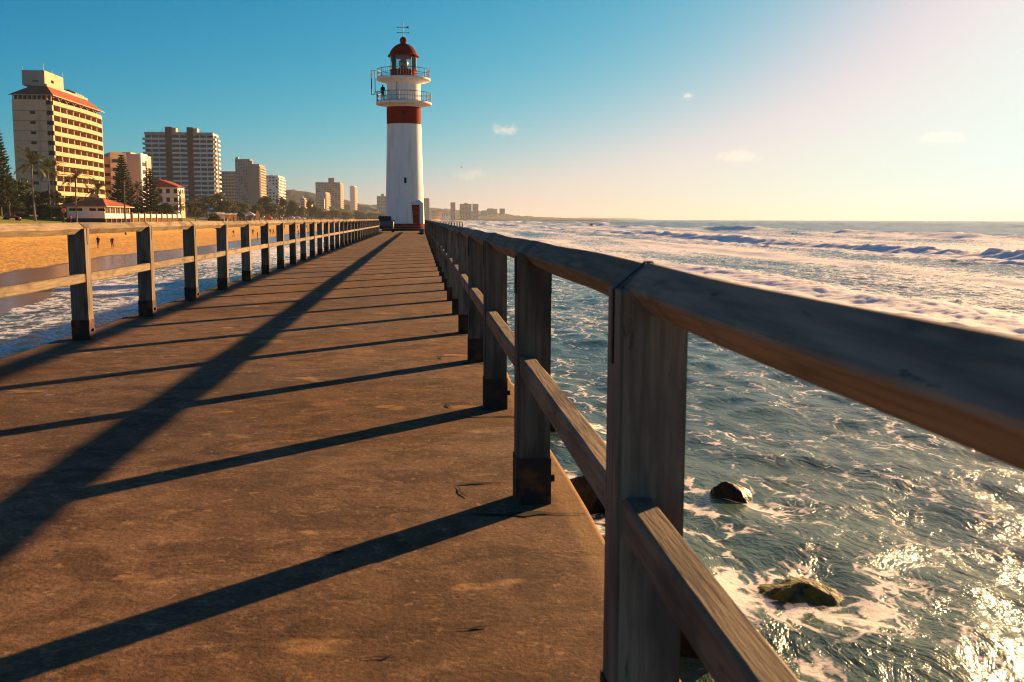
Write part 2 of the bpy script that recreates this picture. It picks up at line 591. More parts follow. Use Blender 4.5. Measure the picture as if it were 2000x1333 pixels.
def thing(name, label, cat, loc=(0, 0, 0), rz=0.0, group=None):
    o = bpy.data.objects.new(name, None)
    COL.objects.link(o)
    o.empty_display_size = .2
    o.location = loc
    o.rotation_euler = (0, 0, rz)
    return tag(o, label, cat, group)


def copy_thing(root, label, loc, rz=0.0, scale=1.0):
    def rec(o, parent):
        c = o.copy()
        COL.objects.link(c)
        c.parent = parent
        for ch in KIDS.get(o.name, [k for k in o.children]):
            rec(ch, c)
        return c
    c = rec(root, None)
    c['label'] = label
    c.location = loc
    c.rotation_euler = (0, 0, rz)
    c.scale = (scale,) * 3 if not hasattr(scale, '__len__') else scale
    return c


KIDS = {}


# ------------------------------------------------------------------ numeric noise
def _hash(ix, iy, seed):
    h = (ix.astype(np.int64) * 374761393 + iy.astype(np.int64) * 668265263 + seed * 974711) & 0x7fffffff
    h = ((h ^ (h >> 13)) * 1274126177) & 0x7fffffff
    h = (h ^ (h >> 16)) & 0xffffff
    return h / float(0xffffff)


def vnoise(x, y, seed=0):
    x = np.asarray(x, float)
    y = np.asarray(y, float)
    ix, iy = np.floor(x), np.floor(y)
    fx, fy = x - ix, y - iy
    fx = fx * fx * fx * (fx * (fx * 6 - 15) + 10)
    fy = fy * fy * fy * (fy * (fy * 6 - 15) + 10)
    a = _hash(ix, iy, seed)
    b = _hash(ix + 1, iy, seed)
    c = _hash(ix, iy + 1, seed)
    d = _hash(ix + 1, iy + 1, seed)
    return ((a * (1 - fx) + b * fx) * (1 - fy) + (c * (1 - fx) + d * fx) * fy) * 2 - 1


def fbm(x, y, seed=0, octv=4, gain=.5):
    s, a, t = 0, 1.0, 0
    for k in range(octv):
        s = s + a * vnoise(x * 2 ** k + 17.3 * k, y * 2 ** k - 9.1 * k, seed + k)
        t += a
        a *= gain
    return s / t


def grid_mesh(name, Xg, Yg, Zg, mat, smooth=True, attrs=None):
    ny, nx = Xg.shape
    co = np.empty((ny * nx, 3), np.float32)
    co[:, 0], co[:, 1], co[:, 2] = Xg.ravel(), Yg.ravel(), Zg.ravel()
    i = np.arange((ny - 1) * (nx - 1))
    r, c = i // (nx - 1), i % (nx - 1)
    a = r * nx + c
    quads = np.stack([a, a + 1, a + nx + 1, a + nx], 1).astype(np.int32)
    me = bpy.data.meshes.new(name)
    me.vertices.add(len(co))
    me.vertices.foreach_set('co', co.ravel())
    me.loops.add(quads.size)
    me.loops.foreach_set('vertex_index', quads.ravel())
    me.polygons.add(len(quads))
    me.polygons.foreach_set('loop_start', np.arange(0, quads.size, 4, dtype=np.int32))
    me.polygons.foreach_set('loop_total', np.full(len(quads), 4, np.int32))
    me.polygons.foreach_set('use_smooth', np.full(len(quads), smooth))
    me.update()
    for k, v in (attrs or {}).items():
        at_ = me.attributes.new(k, 'FLOAT', 'POINT')
        at_.data.foreach_set('value', np.ascontiguousarray(v.ravel(), np.float32))
    me.materials.append(MAT[mat])
    return put(name, me)


def soup(name, verts, faces_n, mat):
    """mesh of loose quads from an (n,4,3) array"""
    q = np.asarray(verts, np.float32)
    n = len(q)
    me = bpy.data.meshes.new(name)
    me.vertices.add(n * 4)
    me.vertices.foreach_set('co', q.reshape(-1))
    me.loops.add(n * 4)
    me.loops.foreach_set('vertex_index', np.arange(n * 4, dtype=np.int32))
    me.polygons.add(n)
    me.polygons.foreach_set('loop_start', np.arange(0, n * 4, 4, dtype=np.int32))
    me.polygons.foreach_set('loop_total', np.full(n, 4, np.int32))
    me.update()
    me.materials.append(MAT[mat])
    return me

# ================================================================== TERRAIN AND SEA
WATER = -4.0
_SY = [-80, 20, 43, 60, 70, 94, 130, 400, 800, 1400, 1800, 2200, 2600, 3200, 4000, 4600, 5000]
_SX = [-9, -15, -19, -22.5, -24.5, -26.5, -28.5, -31, -42, -48, -22, 25, 95, 230, 420, 560, 640]
_TT = [-60, -12, 0, 8, 18, 27, 33, 38, 50, 70, 120, 300, 1500]
_TZ = [-8, -4.7, -4.05, -3.7, -3.15, -2.3, -1.0, 0.0, 1.0, 1.4, 2.0, 4.0, 12.0]


def shore(Y):
    return np.interp(Y, _SY, _SX) + 1.4 * vnoise(np.asarray(Y, float) / 21.0, np.zeros_like(Y, dtype=float), 5)


def ground_z(X, Y):
    return np.interp(shore(np.asarray(Y, float)) - X, _TT, _TZ)


def gz(X, Y):
    return float(ground_z(np.array([X]), np.array([Y]))[0])


def grow(a, b, d0, k):
    out, y = [a], a
    while y < b:
        y += max(d0, k * abs(y))
        out.append(y)
    return np.array(out)


# beach
Yb = grow(-60, 5000, 1.2, .012)
Tb = np.concatenate([np.linspace(-40, -10, 12), np.linspace(-9, 37, 70), np.linspace(38, 46, 5)])
Yg, Tg = np.meshgrid(Yb, Tb, indexing='ij')
Xg = shore(Yg) - Tg
Zg = np.interp(Tg, _TT, _TZ)
rough_ = np.clip((Tg - 12) / 8, 0, 1) * np.clip(1.4 - Yg / 400, .2, 1)
Zg = Zg + rough_ * .10 * fbm(Xg / 2.2, Yg / 2.2, 3, 3) + .05 * fbm(Xg / 14, Yg / 20, 8, 2)
wet = np.clip(1.0 - (Tg - 6.0) / 6.0, 0, 1)
beach = grid_mesh('beach', Xg, Yg, Zg, 'sand', attrs={'wet': wet})
tag(beach, 'broad golden sand beach with a dark wet strip along the surf', 'beach', kind='structure')

# land behind the beach
Yb = grow(-60, 5000, 12, .02)
Tb = np.concatenate([np.linspace(42, 120, 14), np.linspace(150, 1500, 16)])
Yg, Tg = np.meshgrid(Yb, Tb, indexing='ij')
Xg = shore(Yg) - Tg
Zg = np.interp(Tg, _TT, _TZ) + .06 + np.clip((Tg - 100) / 200, 0, 1) * 3 * fbm(Xg / 120, Yg / 120, 21, 3)
land = grid_mesh('coastal_ground', Xg, Yg, Zg, 'scrub')
tag(land, 'scrubby coastal ground behind the beach', 'ground', kind='structure')

# lawn strip in front of the pavilion
Yg, Tg = np.meshgrid(np.linspace(120, 330, 60), np.linspace(36.5, 66, 14), indexing='ij')
Xg = shore(Yg) - Tg - 1.2 * vnoise(Yg / 9, Yg * 0, 31)
Zg = np.interp(Tg, _TT, _TZ) + .32 + .12 * fbm(Xg / 9, Yg / 9, 4, 2)
lawn = grid_mesh('lawn', Xg, Yg, Zg, 'grass')
tag(lawn, 'sunlit green lawn above the beach before the pavilion', 'lawn', kind='structure')

Xg, Yg = np.meshgrid(np.linspace(-82, -64, 24), np.linspace(296, 342, 24))
Zg = -.6 + 1.75 * np.exp(-((Xg + 73) / 6.5) ** 2) * np.clip(1 - np.abs(Yg - 319) / 23, 0, 1) ** .5 + .1 * fbm(Xg / 4, Yg / 6, 6, 2)
tag(grid_mesh('grass_bank', Xg, Yg, Zg, 'grass'), 'sunlit yellow-green grass bank past the terrace fence', 'grass bank', kind='structure')

# wooded hills far behind
def hill_mesh(nm, lb, x0, x1, yc, yw, RX, RH, sd):
    Xg, Yg = np.meshgrid(np.linspace(x0, x1, 300), np.linspace(yc - 1.6 * yw, yc + 2.4 * yw, 70))
    base = np.interp(Xg, RX, RH)
    prof = np.exp(-((Yg - yc) / yw) ** 2)
    Zg = base * prof * (1 + .08 * fbm(Xg / 110, Yg / 110, sd, 3)) + prof * np.clip(base / 12, .3, 1) * 4 * fbm(Xg / 11, Yg / 30, sd + 2, 3) - 2
    tag(grid_mesh(nm, Xg, Yg, Zg, 'forest'), lb, 'hill', kind='structure')


hill_mesh('wooded_hill', 'hazy wooded hill behind the mid-distance towers', -1500, -40, 1990, 170, [-1500, -600, -265, -230, -190, -130, -80, -40], [56, 58, 59, 57, 50, 34, 22, 12], 41)
hill_mesh('wooded_slope', 'low hazy wooded slope beyond the lighthouse', -420, 560, 2960, 260, [-420, -170, -85, 72, 150, 260, 345, 420, 560], [46, 44, 38, 33, 26, 14, 9, 6, 3], 51)
# low far point
Xg, Yg = np.meshgrid(np.linspace(260, 900, 160), np.linspace(3700, 5200, 40))
base = np.interp(Xg, [260, 400, 560, 640, 700], [10, 12, 9, 5, -3])
Zg = WATER + base * np.exp(-((Yg - 4300) / 380) ** 2) * (1 + .3 * fbm(Xg / 25, Yg / 60, 47, 3)) + .8 - 1.2 * (Xg > 690)
pt = grid_mesh('far_point', Xg, Yg, Zg, 'forest')
tag(pt, 'low wooded point running out into the sea', 'headland', kind='structure')
Xg, Yg = np.meshgrid(np.linspace(900, 1560, 120), np.linspace(6400, 7200, 16))
Zg = WATER - 3 + 19 * np.exp(-((Yg - 6800) / 230) ** 2) * np.interp(Xg, [900, 1000, 1100, 1300, 1480, 1560], [0, .6, 1, .9, .75, 0]) * (1 + .12 * fbm(Xg / 40, Yg / 90, 49, 3))
tag(grid_mesh('headland', Xg, Yg, Zg, 'forest'), 'faint flat headland on the sea horizon', 'headland', kind='structure')

# sea
def on_water(px_, py_):
    d = CAM_ROT @ Vector(((px_ - 1000.0) / F_PX, -(py_ - 666.5) / F_PX, -1.0))
    return CAM + d * ((WATER - CAM.z) / d.z)


ROCK_SPOTS = [(*on_water(1420, 978)[:2], .6), (*on_water(1555, 1185)[:2], .8), (3.2, 11.8, .9), (3.2, 17.4, .9), (3.3, 24.0, .9)]
dx = [.22]
Xr = [0.0]
while Xr[-1] < 9000:
    x = Xr[-1]
    Xr.append(x + (.22 if x < 34 else .22 + (x - 34) * .014 if x < 160 else 2.0 + (x - 160) * .05))
Xl = [-.3]
while Xl[-1] > -75:
    Xl.append(Xl[-1] - (.26 if Xl[-1] > -36 else 1.2))
Xs = np.array(Xl[::-1] + Xr)
Ys = np.concatenate([np.linspace(-60, 4, 12), grow(5.0, 9000, .24, .0052)])
Yg, Xg = np.meshgrid(Ys, Xs, indexing='ij')
near = np.clip(1.25 - np.hypot(Xg, Yg) / 160, 0, 1)
mid = np.clip(1.2 - np.hypot(Xg, Yg) / 900, .0, 1)
dsh = Xg - shore(Yg)                       # metres seaward of the waterline
calm = np.clip(dsh / 9, .12, 1)
Z = WATER + calm * (mid * (.20 * fbm(Xg / 7.5, Yg / 13, 11, 3) + .10 * np.sin(Xg / 2.9 + 2.2 * fbm(Xg / 30, Yg / 30, 12, 2)))
                    + near * (.16 * fbm(Xg / 2.6, Yg / 4.2, 13, 3) + .06 * (1 - np.abs(vnoise(Xg / .9, Yg / 1.5, 14))) + .05 * fbm(Xg / .75, Yg / 1.1, 19, 2)))
far = np.clip((np.hypot(Xg, Yg) - 300) / 500, 0, 1)
rad = np.hypot(Xg, Yg)
Z += np.clip((rad - 110) / 250, 0, 1) * np.clip(2.0 - rad / 900, 0, 1) * .55 * fbm(Xg / 8, Yg / 13, 15, 2)
Z += np.clip((rad - 500) / 700, 0, 1) * np.clip(2.0 - rad / 2600, 0, 1) * 2.2 * fbm(Xg / 18, Yg / 30, 24, 2)
Z += np.clip((rad - 1800) / 1500, 0, 1) * 3.2 * fbm(Xg / 80, Yg / 120, 25, 2)
foam = .27 + .24 * fbm(Xg / 13, Yg / 34, 16, 4)
wash = np.clip((Xg - 2) / 20, 0, 1) * np.clip((150 - Xg) / 20, 0, 1)
foam += wash * (.13 + .26 * fbm(Xg / 8, Yg / 60, 17, 3)) * np.clip((Xg + Yg * .12) / 26, .35, 1.25)
foam += .24 * np.clip(1 - np.abs(dsh - 6) / 11, 0, 1) * (Xg < 0) + .10 * (Xg < 0) * (Xg > -14) * 0
foam = np.where(Xg > 160, foam - .6, foam)
for rx_, ry_, rs_ in ROCK_SPOTS:
    dd = np.hypot(Xg - rx_, (Yg - ry_) * .8)
    foam += .15 * np.exp(-((dd - rs_) / .6) ** 2) * (1 + .6 * fbm(Xg / .8, Yg / .8, 20, 2))
foam += .07 * np.clip(1 - Xg / 9, 0, 1) * (Xg > 0) * np.clip(1.4 - Yg / 40, 0, 1) * (1 + fbm(Xg / 2.0, Yg / 4.0, 18, 2))
thin = np.zeros_like(Xg)
BREAK = [  # crest X, height, steep width, back width, seed, foam trail
    (29.0, .55, 1.9, 3.6, 61, 7.0, .25),
    (50.0, .28, 2.0, 5.0, 65, 5.0, .0),
    (71.0, 1.6, 3.2, 6.0, 62, 12.0, .55),
    (104.0, .45, 2.6, 7.0, 66, 8.0, .1),
    (146.0, 3.0, 6.0, 11.0, 63, 12.0, .15),
    (205.0, .7, 6.0, 16.0, 64, 6.0, -.5),
]
for xc, amp, wf, wb, sd, trail, bias in BREAK:
    c = xc + .10 * amp * 9 * fbm(Yg / 60, Yg * 0 + sd, sd, 3) + np.clip((Yg - 250) / 900, 0, 1) * np.where(xc > 60, -18, -8)
    along = np.clip(.62 + .75 * fbm(Yg / 75 + sd, Yg * 0 + 3.3, sd + 7, 2) + .12 * bias, 0.0, 1.15) * np.clip(1.3 - Yg / 1500, 0, 1)
    u = Xg - c
    prof = np.where(u < 0, np.exp(-(u / wf) ** 2), np.exp(-(u / wb) ** 2))
    br = np.clip(.5 + bias + 1.3 * fbm(Yg / 42 + 5, Yg * 0 + 1.7, sd + 3, 2), .85 if bias > .2 else 0, 1)      # how far the crest has broken
    lsc = max(.75, xc / 42)
    lump = 1 + br * .5 * fbm(Xg / lsc, Yg / (lsc * 1.5), sd + 11, 4, .6)
    Z += amp * along * prof * lump
    low = br * along * .34 * amp * np.exp(-((u + wf * 2.0) / (wf * 1.5)) ** 2) * (1 + .8 * fbm(Xg / lsc, Yg / (lsc * 1.4), sd + 13, 3))
    Z += low
    foam += br * along * (1.1 * np.exp(-((u + wf * .9) / (wf * 1.3)) ** 2) + .42 * np.clip(1 + u / trail, 0, 1) * (u < 0) + .18 * np.clip(1 - u / 6, 0, 1) * (u > 0))
    thin += np.clip(prof * along - .35, 0, 1) * (1 - br) * 1.1
sea = grid_mesh('sea', Xg, Yg, Z, 'sea', attrs={'foam': np.clip(foam, 0, 1.3), 'thin': np.clip(thin, 0, 1)})
tag(sea, 'choppy green sea with white foam and lines of breakers', 'sea', kind='structure')

# ================================================================== PIER
PX0, PX1 = -3.44, .66
PEND = 101.5
pier = MB()
N = 240
ys = np.linspace(-6, PEND, N)
lip = [PX1 + .018 * float(v) for v in fbm(ys / .5, ys * 0, 71, 3)]
lep = [PX0 + .03 * float(v) for v in fbm(ys / .7, ys * 0, 72, 3)]
wid = [max(0.0, (y - 80) * .16) for y in ys]
nx = 40
xs_ = np.concatenate([[0, .004, .008], np.linspace(.03, .97, nx - 6), [.992, .996, 1]])
Yg = np.repeat(ys[:, None], nx, 1)
Xg = np.array([[l - w + (r + w - l + w) * t for t in xs_] for l, r, w in zip(lep, lip, wid)])
Zg = .0016 * fbm(Xg / 1.4, Yg / 1.4, 73, 4)
Zg[:, 0] -= .03
Zg[:, -1] -= .035
Zg[:, 1] += 0
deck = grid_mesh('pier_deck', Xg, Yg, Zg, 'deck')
tag(deck, 'brown weathered concrete walkway of the pier', 'walkway', kind='structure')
sd = MB()
for i in range(N - 1):
    for xa, xb in ((Xg[i, 0], Xg[i + 1, 0]), (Xg[i, -1], Xg[i + 1, -1])):
        z = -.035
        sd.add([(xa, ys[i], -7), (xb, ys[i + 1], -7), (xb, ys[i + 1], z), (xa, ys[i], z)], [(0, 1, 2, 3)])
sd.add([(Xg[-1, 0], PEND, -7), (Xg[-1, -1], PEND, -7), (Xg[-1, -1], PEND, -.035), (Xg[-1, 0], PEND, -.035)], [(0, 1, 2, 3)])
sd.build('side_wall', 'deck_side', deck, fix=False)


def ribbon(name, pts, w0, mat, parent, z=.0035, seed=1):
    rr = random.Random(seed)
    m = MB()
    a, b = [], []
    fine = []
    for i in range(len(pts) - 1):
        p, q = Vector(pts[i]), Vector(pts[i + 1])
        k = max(2, int((q - p).length / .05))
        for j in range(k):
            t = j / k
            fine.append(p.lerp(q, t) + Vector((rr.uniform(-.009, .009), rr.uniform(-.009, .009))))
    fine.append(Vector(pts[-1]))
    for i, p in enumerate(fine):
        t = (fine[min(i + 1, len(fine) - 1)] - fine[max(0, i - 1)]).normalized()
        nrm = Vector((-t.y, t.x))
        w = w0 * (.25 + .9 * rr.random()) * min(1, (i + .3) / 3, (len(fine) - 1 - i + .3) / 3)
        zz = z + .0016 * float(fbm(np.array([p.x / 1.4]), np.array([p.y / 1.4]), 73, 4)[0])
        a.append((p.x + nrm.x * w, p.y + nrm.y * w, zz))
        b.append((p.x - nrm.x * w, p.y - nrm.y * w, zz))
    n = len(fine)
    m.add(a + b, [(i, i + 1, n + i + 1, n + i) for i in range(n - 1)])
    return m.build(name, mat, parent, fix=False)


# expansion cracks run in from the sea-side edge at the posts
for k, y0 in enumerate((1.62, 3.78, 5.74, 7.9, 9.9, 12.0, 14.1)):
    ribbon('crack', [(.64, y0), (.45, y0 + .03), (.20 - .05 * (k % 2), y0 + .02)], .030, 'crack', deck, seed=k)
    ribbon('crack', [(.36, y0 + .50), (.18, y0 + .49), (.12, y0 + .49)], .018, 'crack', deck, seed=k + 40)
    ribbon('crack', [(.15, y0 + .47), (.16, y0 + .36), (.19, y0 + .27)], .018, 'crack', deck, seed=k + 60)
ribbon('crack', [(.40, 6.9), (-.3, 7.02), (-1.3, 6.86), (-2.2, 7.0), (-3.3, 6.9)], .0045, 'crack', deck, seed=201)
ribbon('crack', [(.42, 11.2), (-.8, 11.3), (-2.0, 11.15), (-3.3, 11.3)], .006, 'crack', deck, seed=202)
for k, (xa, ya) in enumerate(((-.15, 2.55), (.10, 2.72), (-.35, 3.4), (.25, 2.2), (-1.6, 6.2), (-.9, 5.1), (.05, 7.0))):
    ribbon('chip', [(xa, ya), (xa + .05, ya - .005), (xa + .09, ya + .01)], .016, 'crack', deck, seed=k + 90)

# ------------------------------------------------------------------ railings
SP_R, Y0_R, XR, WR = 2.05, 3.942, .382, .135
SP_L, Y0_L, XL, WL = 2.286, 9.736, -3.118, .155


def railing(name, label, xa, w, y0, sp, i0, i1, zc, a, rail_h, side, mid_top, strap_every):
    """xa..xa+w across; side=+1: walkway lies at smaller x"""
    root = thing(name, label, 'railing', (xa + w / 2, y0, 0))
    o = root.location.copy()
    hw = w / 2
    t = w
    pm = MB()
    prof = [(-hw, 0), (hw, 0), (hw, zc), (a, zc), (0, zc - a), (-a, zc), (-hw, zc)]
    # V-notched post: build as two prisms split at the notch
    pm.prism([(-hw, 0, 0), (0, 0, 0), (0, 0, zc - a), (-a, 0, zc), (-hw, 0, zc)], (0, t, 0))
    pm.prism([(0, 0, 0), (hw, 0, 0), (hw, 0, zc), (a, 0, zc), (0, 0, zc - a)], (0, t, 0))
    bm_posts = []
    for q in range(3):
        me = pm.mesh('post', 'post_wood', fix=True)
        bm = bmesh.new()
        bm.from_mesh(me)
        bmesh.ops.remove_doubles(bm, verts=bm.verts, dist=1e-4)
        es = [e for e in bm.edges if abs(e.verts[0].co.z - e.verts[1].co.z) > .5 and abs(abs(e.verts[0].co.x) - hw) < 1e-3]
        bmesh.ops.bevel(bm, geom=es, offset=.007, segments=2, affect='EDGES')
        bm.to_mesh(me)
        bm.free()
        bm_posts.append(me)
    sl = MB()
    e = .004
    sh = .19
    sl.box(-hw - e, hw + e, -e, 0, 0, sh).box(-hw - e, hw + e, t, t + e, 0, sh).box(-hw - e, -hw, 0, t, 0, sh).box(hw, hw + e, 0, t, 0, sh)
    sleeve = sl.mesh('base_sleeve', 'sleeve')
    bt = MB()
    bt.tube([(0, 0, 0), (0, -.016, 0)], .012, 6)
    bolt = bt.mesh('bolt', 'steel')
    bs = MB()
    bs.tube([(0, 0, 0), (.022, 0, 0)], .016, 6)
    bolt_side = bs.mesh('bolt', 'steel')
    # strap over the diamond rail and down the post sides
    st = MB()
    th, sw = .002, .018
    y_a, y_b = t * .5 - sw / 2, t * .5 + sw / 2
    path = [(-hw - .001, zc - .15), (-hw - .001, zc - .004), (-.006, zc + a - .002), (.006, zc + a - .002), (hw + .001, zc - .004), (hw + .001, zc - .15)]
    out = [(-hw - .004, zc - .15), (-hw - .004, zc - .002), (-.006, zc + a + .001), (.006, zc + a + .001), (hw + .004, zc - .002), (hw + .004, zc - .15)]
    for i in range(5):
        p, q, p2, q2 = path[i], path[i + 1], out[i], out[i + 1]
        st.hexa([(p[0], y_a, p[1]), (q[0], y_a, q[1]), (q[0], y_b, q[1]), (p[0], y_b, p[1])],
                [(p2[0], y_a, p2[1]), (q2[0], y_a, q2[1]), (q2[0], y_b, q2[1]), (p2[0], y_b, p2[1])])
    strap = st.mesh('strap', 'steel')
    pl = MB()
    pl.box(-hw - .006, -hw - .0005, t * .3, t * .62, zc - .16, zc - .01)
    plate = pl.mesh('side_plate', 'steel')
    pl = MB()
    pl.box(hw + .0005, hw + .006, t * .3, t * .62, zc - .16, zc - .01)
    plate2 = pl.mesh('side_plate', 'steel')
    rr = random.Random(5 if side > 0 else 9)
    zj = {}
    for i in range(i0, i1 + 2):
        zj[i] = (rr.uniform(-.006, .006), rr.uniform(-.006, .006)) if i > 1 or side < 0 else (0.0, 0.0)
    for i in range(i0, i1 + 1):
        y = (y0 + i * sp) - o.y
        dx_, dz_ = zj[i]
        p = put('post', bm_posts[i % 3], root, (dx_, y, 0), (0, 0, 0))
        p.rotation_euler = (rr.uniform(-.004, .004), rr.uniform(-.005, .005), 0) if i > 1 or side < 0 else (0, 0, 0)
        put('base_sleeve', sleeve, p, (0, 0, 0))
        put('bolt', bolt_side, p, (hw + e, t * .5, .09))
        if i % strap_every == strap_every - 1:
            put('strap', strap, p)
        else:
            put('side_plate', plate, p)
            put('side_plate', plate2, p)
    # rails: each bay its own timber, slightly crooked
    for i in range(i0, i1):
        y1 = y0 + i * sp - o.y + t / 2 + .003
        y2 = y0 + (i + 1) * sp - o.y + t / 2 - .003
        m = MB()
        K = 14
        ws, wz = rr.uniform(-.003, .003), rr.uniform(-.004, .002)
        rows = []
        for k in range(K + 1):
            s_ = k / K
            yy = y1 + (y2 - y1) * s_
            bx_ = zj[i][0] * (1 - s_) + zj[i + 1][0] * s_ + ws * math.sin(math.pi * s_)
            bz = wz * math.sin(math.pi * s_) + .002 * math.sin(9 * s_ + i)
            c = .0035
            ring = [(-a + c, -c), (-a + c, c), (-c, a - c), (c, a - c), (a - c, c), (a - c, -c), (c, -a + c), (-c, -a + c)]
            rows += [(bx_ + px_ + rr.uniform(-.0006, .0006), yy, zc + bz + pz_ + rr.uniform(-.0006, .0006)) for px_, pz_ in ring]
        n = 8
        fs = [(r_ * n + k, r_ * n + (k + 1) % n, (r_ + 1) * n + (k + 1) % n, (r_ + 1) * n + k) for r_ in range(K) for k in range(n)]
        fs += [tuple(range(n)), tuple(range(K * n, K * n + n))]
        m.add(rows, fs)
        m.build('top_rail', 'rail_wood', root, smooth=25)
        m = MB()
        c = .008
        x_in = -hw + .010 if side > 0 else hw - .010 - .062
        ring = [(x_in, mid_top - .082 + c), (x_in, mid_top - c), (x_in + c, mid_top), (x_in + .062 - c, mid_top), (x_in + .062, mid_top - c), (x_in + .062, mid_top - .082 + c), (x_in + .062 - c, mid_top - .082), (x_in + c, mid_top - .082)]
        y1m, y2m = y0 + i * sp - o.y + t + .0, y0 + (i + 1) * sp - o.y
        rows = []
        sag = rr.uniform(-.006, .003)
        for k in range(9):
            s_ = k / 8
            rows += [(px_ + rr.uniform(-.001, .001), y1m - .03 + (y2m - y1m + .06) * s_, pz_ + sag * math.sin(math.pi * s_) + rr.uniform(-.001, .001)) for px_, pz_ in ring]
        fs = [(r_ * n + k, r_ * n + (k + 1) % n, (r_ + 1) * n + (k + 1) % n, (r_ + 1) * n + k) for r_ in range(8) for k in range(n)]
        fs += [tuple(range(n)), tuple(range(8 * n, 8 * n + n))]
        m.add(rows, fs)
        m.build('mid_rail', 'rail_wood', root, smooth=25)
    return root


rail_sea = railing('pier_railing', 'shaded timber pier railing on the open-sea side, cutting across the near view', XR, WR, Y0_R, SP_R, -3, 41, 1.015, .052, 0, +1, .606, 2)
rail_beach = railing('pier_railing', 'sunlit timber pier railing on the beach side of the walkway', XL - WL, WL, Y0_L, SP_L, -4, 30, 1.048, .058, 0, -1, .628, 1)

# ================================================================== LIGHTHOUSE
LY = 98.0
LC = at(791, 440, LY)
LX = LC.x
PXM = LY / F_PX


def lz(y):
    return at(791, y, LY).z


lh = thing('lighthouse', 'white round lighthouse with red band, dome and plinth at the pier end', 'lighthouse', (LX, LY, 0))
O = (LX, LY, 0)


def L(prof, name, mat, parent=lh, n=56, smooth=35):
    m = MB()
    m.lathe(prof, n)
    return m.build(name, mat, parent, smooth=smooth)


zs = [0, .24, .46, .68]
for i, r in enumerate((2.22, 2.10, 1.99)):
    b = L([(r - .0, zs[i] - (.3 if i == 0 else .02)), (r, zs[i + 1] - .03), (r - .03, zs[i + 1])], 'plinth_step', 'red_paint')
    ring = MB()
    ring.lathe([(r + .004, zs[i + 1] - .035), (r + .012, zs[i + 1] - .02), (r + .004, zs[i + 1] + .003), (r - .05, zs[i + 1] + .004)], 56, cap=False)
    ring.build('nosing', 'concrete', b, smooth=30)
z_led = lz(389)
z_rb, z_rt = lz(244), lz(211)
L([(1.875, .66), (1.80, z_led)], 'tower_base', 'white_paint')
L([(1.81, z_led), (1.835, z_led + .015), (1.835, z_led + .05), (1.80, z_led + .06)], 'ledge', 'white_paint')
L([(1.80, z_led + .05), (1.735, z_led + 2.4), (1.68, z_led + 4.6), (1.625, z_rb)], 'tower_shaft', 'white_paint', smooth=50)
L([(1.63, z_rb), (1.635, z_rt)], 'red_band', 'red_paint', smooth=50)
g1 = lz(203.5)
gal1 = L([(1.62, z_rt), (1.66, z_rt + .04), (1.78, z_rt + .13), (2.05, g1 - .16), (2.60, g1 - .10), (2.645, g1 - .05), (2.645, g1 + .08), (2.60, g1 + .11), (1.5, g1 + .12)], 'gallery_floor', 'white_paint')
L([(1.575, g1 + .1), (1.575, lz(165))], 'watch_room', 'white_paint', smooth=50)
g2 = lz(156.5)
gal2 = L([(1.57, lz(167)), (1.62, lz(165)), (1.75, lz(162.5)), (2.45, g2 - .12), (2.545, g2 - .06), (2.545, g2 + .07), (2.50, g2 + .10), (1.2, g2 + .11)], 'gallery_floor', 'white_paint')
zd0, zd1, zd2 = g2 + .1, lz(138), lz(110.5)
L([(1.24, zd0), (1.24, zd1 - .06), (1.29, zd1 - .05), (1.29, zd1)], 'lantern_base', 'red_paint')
NP = 10
for k in range(NP):
    a0, a1 = 2 * math.pi * (k + .5) / NP, 2 * math.pi * (k + 1.5) / NP
    rp = 1.24
    p0 = Vector((rp * math.cos(a0), rp * math.sin(a0), 0))
    p1 = Vector((rp * math.cos(a1), rp * math.sin(a1), 0))
    m = MB()
    inw = (-(p0 + p1) / 2).normalized() * .012
    q0, q1 = p0.lerp(p1, .03), p0.lerp(p1, .97)
    zz = Vector((0, 0, 1))
    m.hexa([q0 + zz * zd1, q1 + zz * zd1, q1 + zz * zd2, q0 + zz * zd2], [q0 + inw + zz * zd1, q1 + inw + zz * zd1, q1 + inw + zz * zd2, q0 + inw + zz * zd2])
    m.build('lantern_pane', 'glass', lh)
    m = MB()
    m.tube([p0 + zz * (zd1 - .02), p0 + zz * (zd2 + .02)], .035, 6)
    m.build('glazing_bar', 'white_paint' if k not in (6, 7, 8) else 'iron', lh)
# lens inside
m = MB()
m.lathe([(.42, zd1 - .3), (.45, zd1 + .25), (.38, zd1 + .3)], 20)
lens = m.build('lamp_pedestal', 'red_paint', lh, smooth=30)
m = MB()
m.lathe([(.36, zd1 + .3), (.43, zd1 + .45), (.46, zd1 + .65), (.40, zd1 + .85), (.2, zd1 + 1.05), (.12, zd1 + 1.1)], 16)
m.build('lamp', 'brass', lh, smooth=30)
e0 = zd2
dome = L([(1.16, e0 - .02), (1.44, e0 - .06), (1.475, e0 - .02), (1.47, e0 + .05), (1.33, e0 + .10), (1.28, e0 + .22), (1.19, e0 + .45), (1.02, e0 + .70), (.78, e0 + .92), (.52, e0 + 1.07), (.32, e0 + 1.16), (.27, e0 + 1.20), (.25, e0 + 1.30)], 'dome', 'red_paint', smooth=40)
zb = lz(79.5)
ball = L([(.24, zb - .36)] + [(.335 * math.cos(t), zb + .335 * math.sin(t)) for t in [R(-50 + 140 * k / 10) for k in range(10)]] + [(.03, zb + .335)], 'vent_ball', 'red_paint', lh, 24, 40)
m = MB()
for k in range(12):
    a0 = 2 * math.pi * k / 12
    pts = [(r * math.cos(a0), r * math.sin(a0), z) for r, z in [(1.335, e0 + .10), (1.285, e0 + .22), (1.195, e0 + .45), (1.025, e0 + .705), (.785, e0 + .925), (.525, e0 + 1.075)]]
    MB().tube(pts, .014, 5).build('rib', 'red_paint', dome)
vane = MB()
